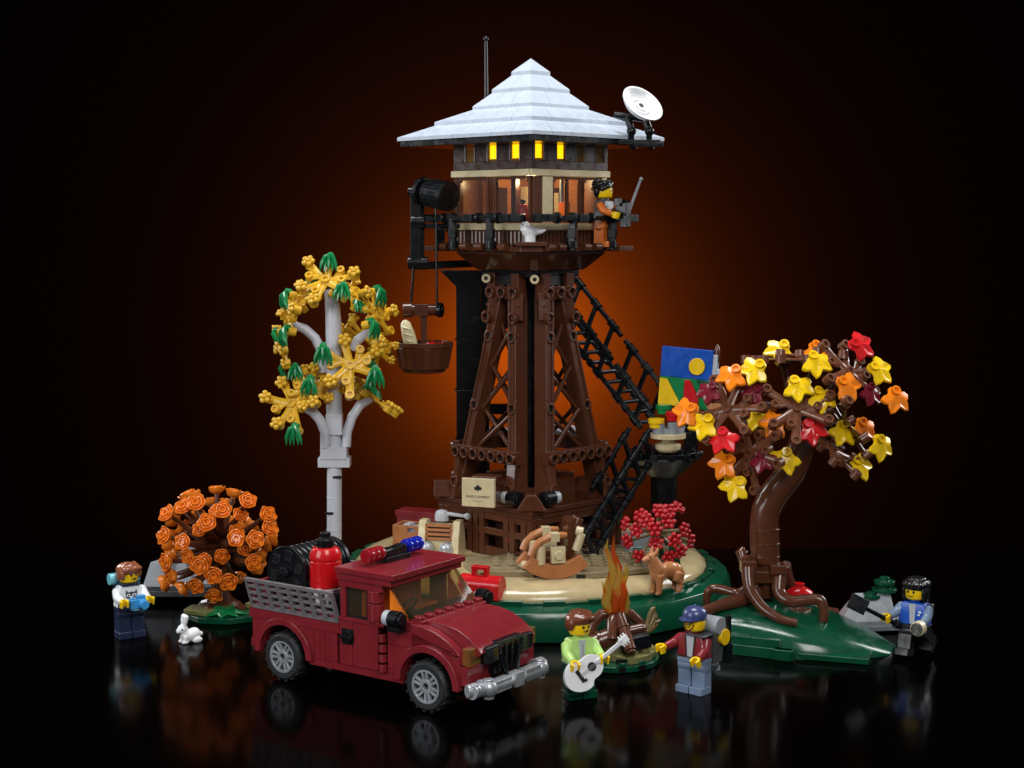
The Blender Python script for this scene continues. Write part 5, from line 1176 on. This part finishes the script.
# hood
def hoodp(x): 
    pts = [(4.3, 5.02), (5.4, 5.12), (6.4, 5.08), (7.3, 4.88), (8.1, 4.5), (8.7, 4.05), (8.95, 3.75)]
    return pts
m = MB(); hp = hoodp(0)
for (y0, y1) in ((-2.72, 2.72),): P(hp+[(8.7, 3.5), (4.3, 3.6)], y0, y1, m)
for s in (-1, 1):
    po = [(4.3, 4.95), (5.2, 4.92), (6.1, 4.7), (7.0, 4.3), (7.6, 3.9), (7.9, 3.55), (4.3, 3.55)]; P(po, 2.75 if s > 0 else -HWD, HWD if s > 0 else -2.75, m)
m.box((3.5, 0, 4.75), (1.7, 6.6, .56)); m.box((4.6, 0, 5.0), (.9, 6.3, .3))
for i in range(7): m.stud((4.6, -2.85+i*.95, 5.15), r=.32, h=.2)
hd_ = obj('hood', m, DARKRED, tk, .05, 25)
# doors
for s in (-1, 1):
    m = MB(); y = s*(HWD+.0); m.box((-.62, y-s*.12, 3.1), (1.0, .3, 2.7)); m.box((.9, y-s*.12, 3.1), (1.98, .3, 2.7)); m.box((.62, y-s*.1, 4.55), (3.5, .36, .22))
    for z in (2.0, 2.6, 3.2, 3.8): m.cyl((2.25, y, z-.22), (2.25, y, z+.22), .26, n=12)
    d = obj('door', m, DARKRED, tk, .03)
    m = MB(); m.box((-.45, y-s*.02, 3.5), (.95, .14, .95)); m.cyl((-.45, y, 3.5), (-.45, y+s*.2, 3.5), .42, n=18); m.box((-.45, y+s*.24, 3.5), (1.0, .14, .2)); obj('handle', m, BLACK, d, .03)
# cab
m = MB(); m.box((-1.0, 0, 5.6), (.35, 6.4, 2.6))
for s in (-1, 1):
    y = s*3.1; m.cyl((1.5, y-s*.05, 4.66), (1.5, y-s*.05, 5.75), .5, n=18); m.cyl((1.5, y-s*.05, 5.8), (1.5, y-s*.05, 6.5), .5, n=18); m.box((1.1, y-s*.1, 5.6), (.3, .5, 1.9)); m.box((.5, y, 6.7), (3.4, .5, .44)); m.box((-.85, y, 5.6), (.4, .5, 1.9))
obj('cab_frame', m, DARKRED, tk, .04)
m = MB(); m.box((.85, 0, 7.1), (4.2, 6.9, .38)); m.box((.95, 0, 7.5), (4.5, 7.1, .38)); rfk = obj('cab_roof', m, DARKRED, tk, .06)
for s in (-1, 1):
    m = MB(); m.box((.15, s*3.12, 5.6), (1.7, .08, 1.86)); w = obj('side_window', m, SMOKE, tk, 0)
    m = MB(); m.box((.9, s*3.1, 5.6), (.12, .16, 1.86)); m.box((-.6, s*3.1, 5.6), (.1, .16, 1.86)); m.box((.15, s*3.1, 4.72), (1.7, .16, .12)); obj('window_frame', m, TBLACK, w, 0)
m = MB()
P([(4.35, 5.14), (4.48, 5.14), (2.95, 6.88), (2.82, 6.88)], -3.05, 3.05, m); 
obj('windshield', m, SMOKE, tk, 0)
for s in (-1, 1): m = MB(); P([(3.9, 5.14), (4.3, 5.14), (2.78, 6.88), (2.6, 6.88)], s*3.05-.05, s*3.05+.05, m); obj('windshield_side', m, SMOKE, tk, 0)
m = MB(); m.box((.2, 0, 5.1), (.6, 5.0, 2.2)); m.box((1.0, 0, 4.6), (1.6, 5.0, .5)); obj('seat', m, ORANGE, tk)
for s in (-1, 1): m = MB(); P([(3.9, 4.9), (2.4, 4.9), (2.4, 6.7)], s*2.8-.1, s*2.8+.1, m); obj('inner_panel', m, ORANGE, tk)
m = MB(); m.torus((2.6, -1.4, 5.4), (-.8, 0, .6), .62, .1); m.cyl((2.6, -1.4, 5.4), (3.2, -1.4, 5.0), .12); m.box((3.5, 0, 5.05), (.8, 5.6, .3)); obj('steering_wheel', m, BLACK, tk, 0)
# mirrors
for s, x in ((-1, 3.3), (1, 4.1)):
    y = s*3.75; m = MB(); m.cyl((x-.1, y, 5.2), (x+.55, y, 5.2), .5, n=20); m.cyl((x+.55, y, 5.2), (x+.8, y, 5.2), .38, n=20); m.box((x+.2, y-s*.1, 4.6), (.9, .7, .3)); m.cyl((x+.2, y, 4.5), (x+.2, y, 5.0), .25); mi_ = obj('mirror', m, BLACK, tk)
    m = MB(); m.cyl((x-(.5 if s < 0 else .25), y, 5.2), (x-.1, y, 5.2), .46 if s < 0 else .36, n=20); obj('mirror_face', m, LGREY, mi_, .03)
# lights and front
for s in (-1, 1):
    m = MB(); m.box((8.3, s*2.78, 3.55), (.5, 1.12, .98)); obj('headlight', m, AMBER, tk, .05); m = MB(); m.box((8.05, s*2.78, 3.55), (.3, 1.0, .9)); obj('headlight_base', m, DARKRED, tk, 0)
m = MB()
for s in (-1, 1): m.box((8.62, s*1.62, 3.5), (.55, 1.1, 1.05))
for y in (-.9, -.3, .3, .9): m.box((8.75, y, 3.2), (.5, .26, 1.8))
m.box((8.75, 0, 4.0), (.6, 2.4, .3)); m.box((8.6, 0, 2.4), (.5, 2.6, .4)); m.bar((9.0, -1.0, 3.5), (9.1, -.5, 2.2), .25, .3); m.bar((9.0, 1.0, 3.5), (9.1, .5, 2.2), .25, .3)
obj('front_grille', m, BLACK, tk, .05)
for s in (-1, 1): m = MB(); m.box((8.92, s*1.75, 3.55), (.3, 1.2, .95)); obj('fog_lamp', m, TBLACK, tk, .08)
m = MB()
P2 = [(8.75, -3.85, 1.8), (9.1, -3.2, 1.8), (9.35, -2.4, 1.8), (9.4, 0, 1.75), (9.35, 2.2, 1.7), (9.15, 2.9, 1.7), (8.9, 3.4, 1.7)]
m.tube(P2, [.38, .42, .4, .36, .4, .42, .38], 14)
for y, r in ((-3.7, .46), (-3.45, .46), (-2.75, .5), (2.5, .5), (3.0, .46), (3.25, .46)): m.cyl((9.0, y-.09, 1.8), (9.0, y+.09, 1.8), r, n=18)
for y in (-2.6, 2.6): m.sph((9.35, y, 1.8), .55); m.cyl((9.35, y, 1.2), (9.35, y, 2.35), .33, n=16)
m.box((9.4, -1.5, 1.8), (.6, 1.5, .72)); m.box((9.4, 1.5, 1.8), (.6, 1.5, .72)); m.box((9.45, 0, 1.8), (.66, .8, .84)); m.cyl((8.95, 3.4, 1.7), (8.8, 3.9, 1.7), .34, .1)
obj('bumper', m, SILVER, tk, .04)
# wheels
def tyre():
    m = MB(); m.lathe([(.98, -.68), (1.32, -.7), (1.47, -.55), (1.5, 0), (1.47, .55), (1.32, .7), (.98, .68)], 40, closed=True)
    for k in range(34):
        a = 2*pi*k/34; m.M = Matrix.Rotation(a, 4, 'Z'); m.box((1.49, 0, .3 if k % 2 else -.3), (.1, .17, .66))
    m.M = Matrix(); return m
def rim():
    m = MB(); m.ring((0, 0, .35), (0, 0, 1), .86, 1.02, .33, 36); m.ring((0, 0, .3), (0, 0, 1), .2, .42, .36, 24); m.cyl((0, 0, -.6), (0, 0, .34), .95, n=30)
    for k in range(6):
        for d in (-.13, .13):
            a = 2*pi*k/6; c = Vector((cos(a), sin(a), 0)); s = Vector((-sin(a), cos(a), 0)); m.bar(c*.36+s*d*.8+Vector((0, 0, .52)), c*.92+s*d*1.25+Vector((0, 0, .56)), .17, .22)
    return m
w0_ = None
for xa in (-5.6, 5.6):
    for s in (-1, 1):
        M = Matrix.Translation((xa, s*2.95, 1.5)) @ Matrix.Rotation(pi/2*(1 if s < 0 else -1), 4, 'X') @ Matrix.Rotation(.3+xa, 4, 'Z')
        if w0_ is None:
            w0_ = obj('wheel', tyre(), RUBBER, tk, .02, M=M); r0_ = obj('rim', rim(), SILVER, w0_, .02); h = MB(); h.cyl((0, 0, .3), (0, 0, .42), .22, n=16); k0_ = obj('hub_hole', h, INK, w0_, 0)
            dk = MB(); dk.cyl((0, 0, .33), (0, 0, .36), .86, n=30); k1_ = obj('rim_gap', dk, IRON, w0_, 0)
        else:
            w = lcopy(w0_, tk, M); lcopy(r0_, w); lcopy(k0_, w); lcopy(k1_, w)
# bed rails
for s in (-1, 1):
    m = MB(); z0, z1 = 4.26, 6.15; y0, y1 = s*3.3, s*3.8; n = 8; L = 7.0; x0 = -8.25
    pt_ = lambda x, t: Vector((x - .12*t, y0+(y1-y0)*t, z0+(z1-z0)*t))
    for i in range(n+1):
        x = x0+L*i/n; m.bar(pt_(x, 0), pt_(x, 1), .34 if 0 < i < n else .2, .24, up=(0, 1, 0))
    for j in range(5): t = [.03, .27, .5, .73, .95][j]; m.bar(pt_(x0, t), pt_(x0+L, t), .24, .22 if j in (0, 4) else .15, up=(0, 0, 1)); 
    br_ = obj('bed_rail', m, RAILG, tk, .02)
    m = MB(); m.bar(pt_(x0+.1, .05)-Vector((0, s*.3, 0)), pt_(x0+L-.1, .05)-Vector((0, s*.3, 0)), .3, .3); obj('rail_hinge', m, DARKRED, br_)
m = MB(); m.box((-8.4, 0, 5.0), (.25, 6.2, 1.6)); obj('tailgate', m, DARKRED, tk)
# light bar
m = MB(); m.box((.3, 0, 7.85), (1.0, 2.4, .34)); m.cyl((.3, -1.3, 8.25), (.3, 1.3, 8.25), .3); m.bar((.3, -.9, 8.1), (.3, .9, 8.3), .7, .5); lbk = obj('light_bar', m, BLACK, rfk)
for s, mt_ in ((-1, TRED), (1, TBLUE)):
    m = MB()
    for i in range(3): m.lathe([(.2, 0), (.42, .04), (.47, .25), (.42, .5), (.2, .55)], 12, (.3, s*(1.35+i*.5)+(-.28 if s < 0 else -.28), 8.3), (0, 1, 0))
    m.cyl((.3, s*1.0, 8.3), (.3, s*2.6, 8.3), .3, n=12)
    obj('signal_lamp', m, mt_, lbk, .02)
# load in the bed
TM = Matrix.Translation((-7.5, -18.9, 0)) @ Matrix.Rotation(R(-35), 4, 'Z')
hr_ = thing('hose_reel', 'black ribbed hose reel lying in the truck bed', 'hose reel'); hr_.matrix_world = TM @ Matrix.Translation((-6.3, .1, 6.5)) @ Matrix.Scale(1.08, 4)
m = MB(); m.cyl((0, -2.3, 0), (0, -2.05, 0), 1.5, n=36); m.cyl((0, 1.4, 0), (0, 1.65, 0), 1.5, n=36)
for k in range(6): a = k*pi/3+.3; m.ring((1.0*cos(a), -2.3, 1.0*sin(a)), (0, -1, 0), .27, .34, .05, 14)
m.cyl((0, -2.6, 0), (0, -2.3, 0), .3); m.box((0, -2.62, 0), (.9, .16, .2)); obj('reel_disc', m, BLACK, hr_)
for k in range(6): a = k*pi/3+.3; m = MB(); m.cyl((1.0*cos(a), -2.29, 1.0*sin(a)), (1.0*cos(a), -2.34, 1.0*sin(a)), .28, n=14); obj('disc_hole', m, INK, hr_, 0)
m = MB()
for i in range(8): m.torus((0, -1.85+i*.44, 0), (0, 1, 0), 1.22, .23, 36, 10)
m.cyl((0, -2, 0), (0, 1.4, 0), 1.1, n=28); obj('hose', m, BLACK, hr_, 0)
gc = thing('gas_canister', 'red gas canister with white base and black cap in the truck bed', 'canister'); gc.matrix_world = TM @ Matrix.Translation((-3.6, -1.75, 4.95))
m = MB(); m.lathe([(.98, .9), (.98, 2.5), (.93, 2.52), (.93, 2.6), (.98, 2.62), (.98, 2.95), (.8, 3.3), (.5, 3.38)], 32); obj('tank', m, RED, gc, .02)
m = MB(); m.lathe([(.96, 0), (.96, .3), (.9, .34), (.9, .44), (.98, .48), (.98, .88)], 32); m.box((.3, -.9, .7), (.3, .3, .5)); obj('tank_base', m, WHITE, gc, .02)
m = MB(); m.lathe([(.55, 3.35), (.6, 3.5), (.58, 3.85), (.34, 3.95), (.34, 4.25), (.1, 4.3)], 20); obj('cap', m, BLACK, gc, .02)
bx = thing('tool_case', 'small black case standing between the gas canister and the cab', 'case'); bx.matrix_world = TM @ Matrix.Translation((-2.0, -1.6, 4.62))
m = MB(); m.box((0, 0, .6), (1.1, 2.2, 1.2)); m.box((0, 0, 1.3), (.3, 1.0, .25)); obj('case', m, BLACK, bx, .06)

# ------------------------------------------------------------------ light
w = bpy.data.worlds.new('World'); scene.world = w; w.use_nodes = True
bg = w.node_tree.nodes['Background']; bg.inputs[0].default_value = (.86, .92, 1, 1); bg.inputs[1].default_value = .13
def aim(o, tgt): o.rotation_euler = (Vector(tgt)-Vector(o.location)).to_track_quat('-Z', 'Y').to_euler()
def area(name, loc, tgt, size, power, col=(1, 1, 1), sy=None, spread=pi):
    l = bpy.data.lights.new(name, 'AREA'); l.shape = 'RECTANGLE'; l.size = size; l.size_y = sy or size; l.energy = power; l.color = col; l.spread = spread
    o = bpy.data.objects.new(name, l); COL.objects.link(o); o.location = loc; aim(o, tgt); return o
area('key_softbox', (30, -130, 95), (0, -8, 10), 56, 88000, (1, .97, .93))
area('fill_softbox', (-95, -90, 50), (-4, -8, 12), 60, 58000, (.93, .96, 1))
area('rim_softbox_left', (-90, 44, 54), (0, 0, 14), 44, 52000, (1, 1, 1))
area('rim_softbox_right', (92, 42, 54), (4, 0, 14), 44, 52000, (1, 1, 1))
area('top_softbox', (0, 0, 130), (0, -4, 0), 50, 112000, (1, 1, 1))
l = bpy.data.lights.new('backdrop_lamp', 'AREA'); l.shape = 'DISK'; l.size = 3; l.energy = 1350000; l.color = (1, .155, .004)
o = bpy.data.objects.new('backdrop_lamp', l); COL.objects.link(o); o.location = (2.5, 150-18.5, 8); o.rotation_euler = (pi/2, 0, 0)
l = bpy.data.lights.new('cabin_lamp', 'POINT'); l.energy = 700; l.color = (1, .62, .28); l.shadow_soft_size = .4
o = bpy.data.objects.new('cabin_lamp', l); COL.objects.link(o); o.location = (TX, TY, 31.2)
scene.view_settings.view_transform = 'Standard'; scene.view_settings.look = 'None'; scene.view_settings.gamma = 1; scene.view_settings.exposure = .15; scene.view_settings.use_curve_mapping = False
scene.render.film_transparent = False
scene.cycles.use_adaptive_sampling = False; scene.cycles.denoising_prefilter = 'ACCURATE'; scene.cycles.max_bounces = 7; scene.cycles.transparent_max_bounces = 16
for nm in [o for o in bpy.data.objects if o.name.startswith('tmp')]: bpy.data.objects.remove(nm)
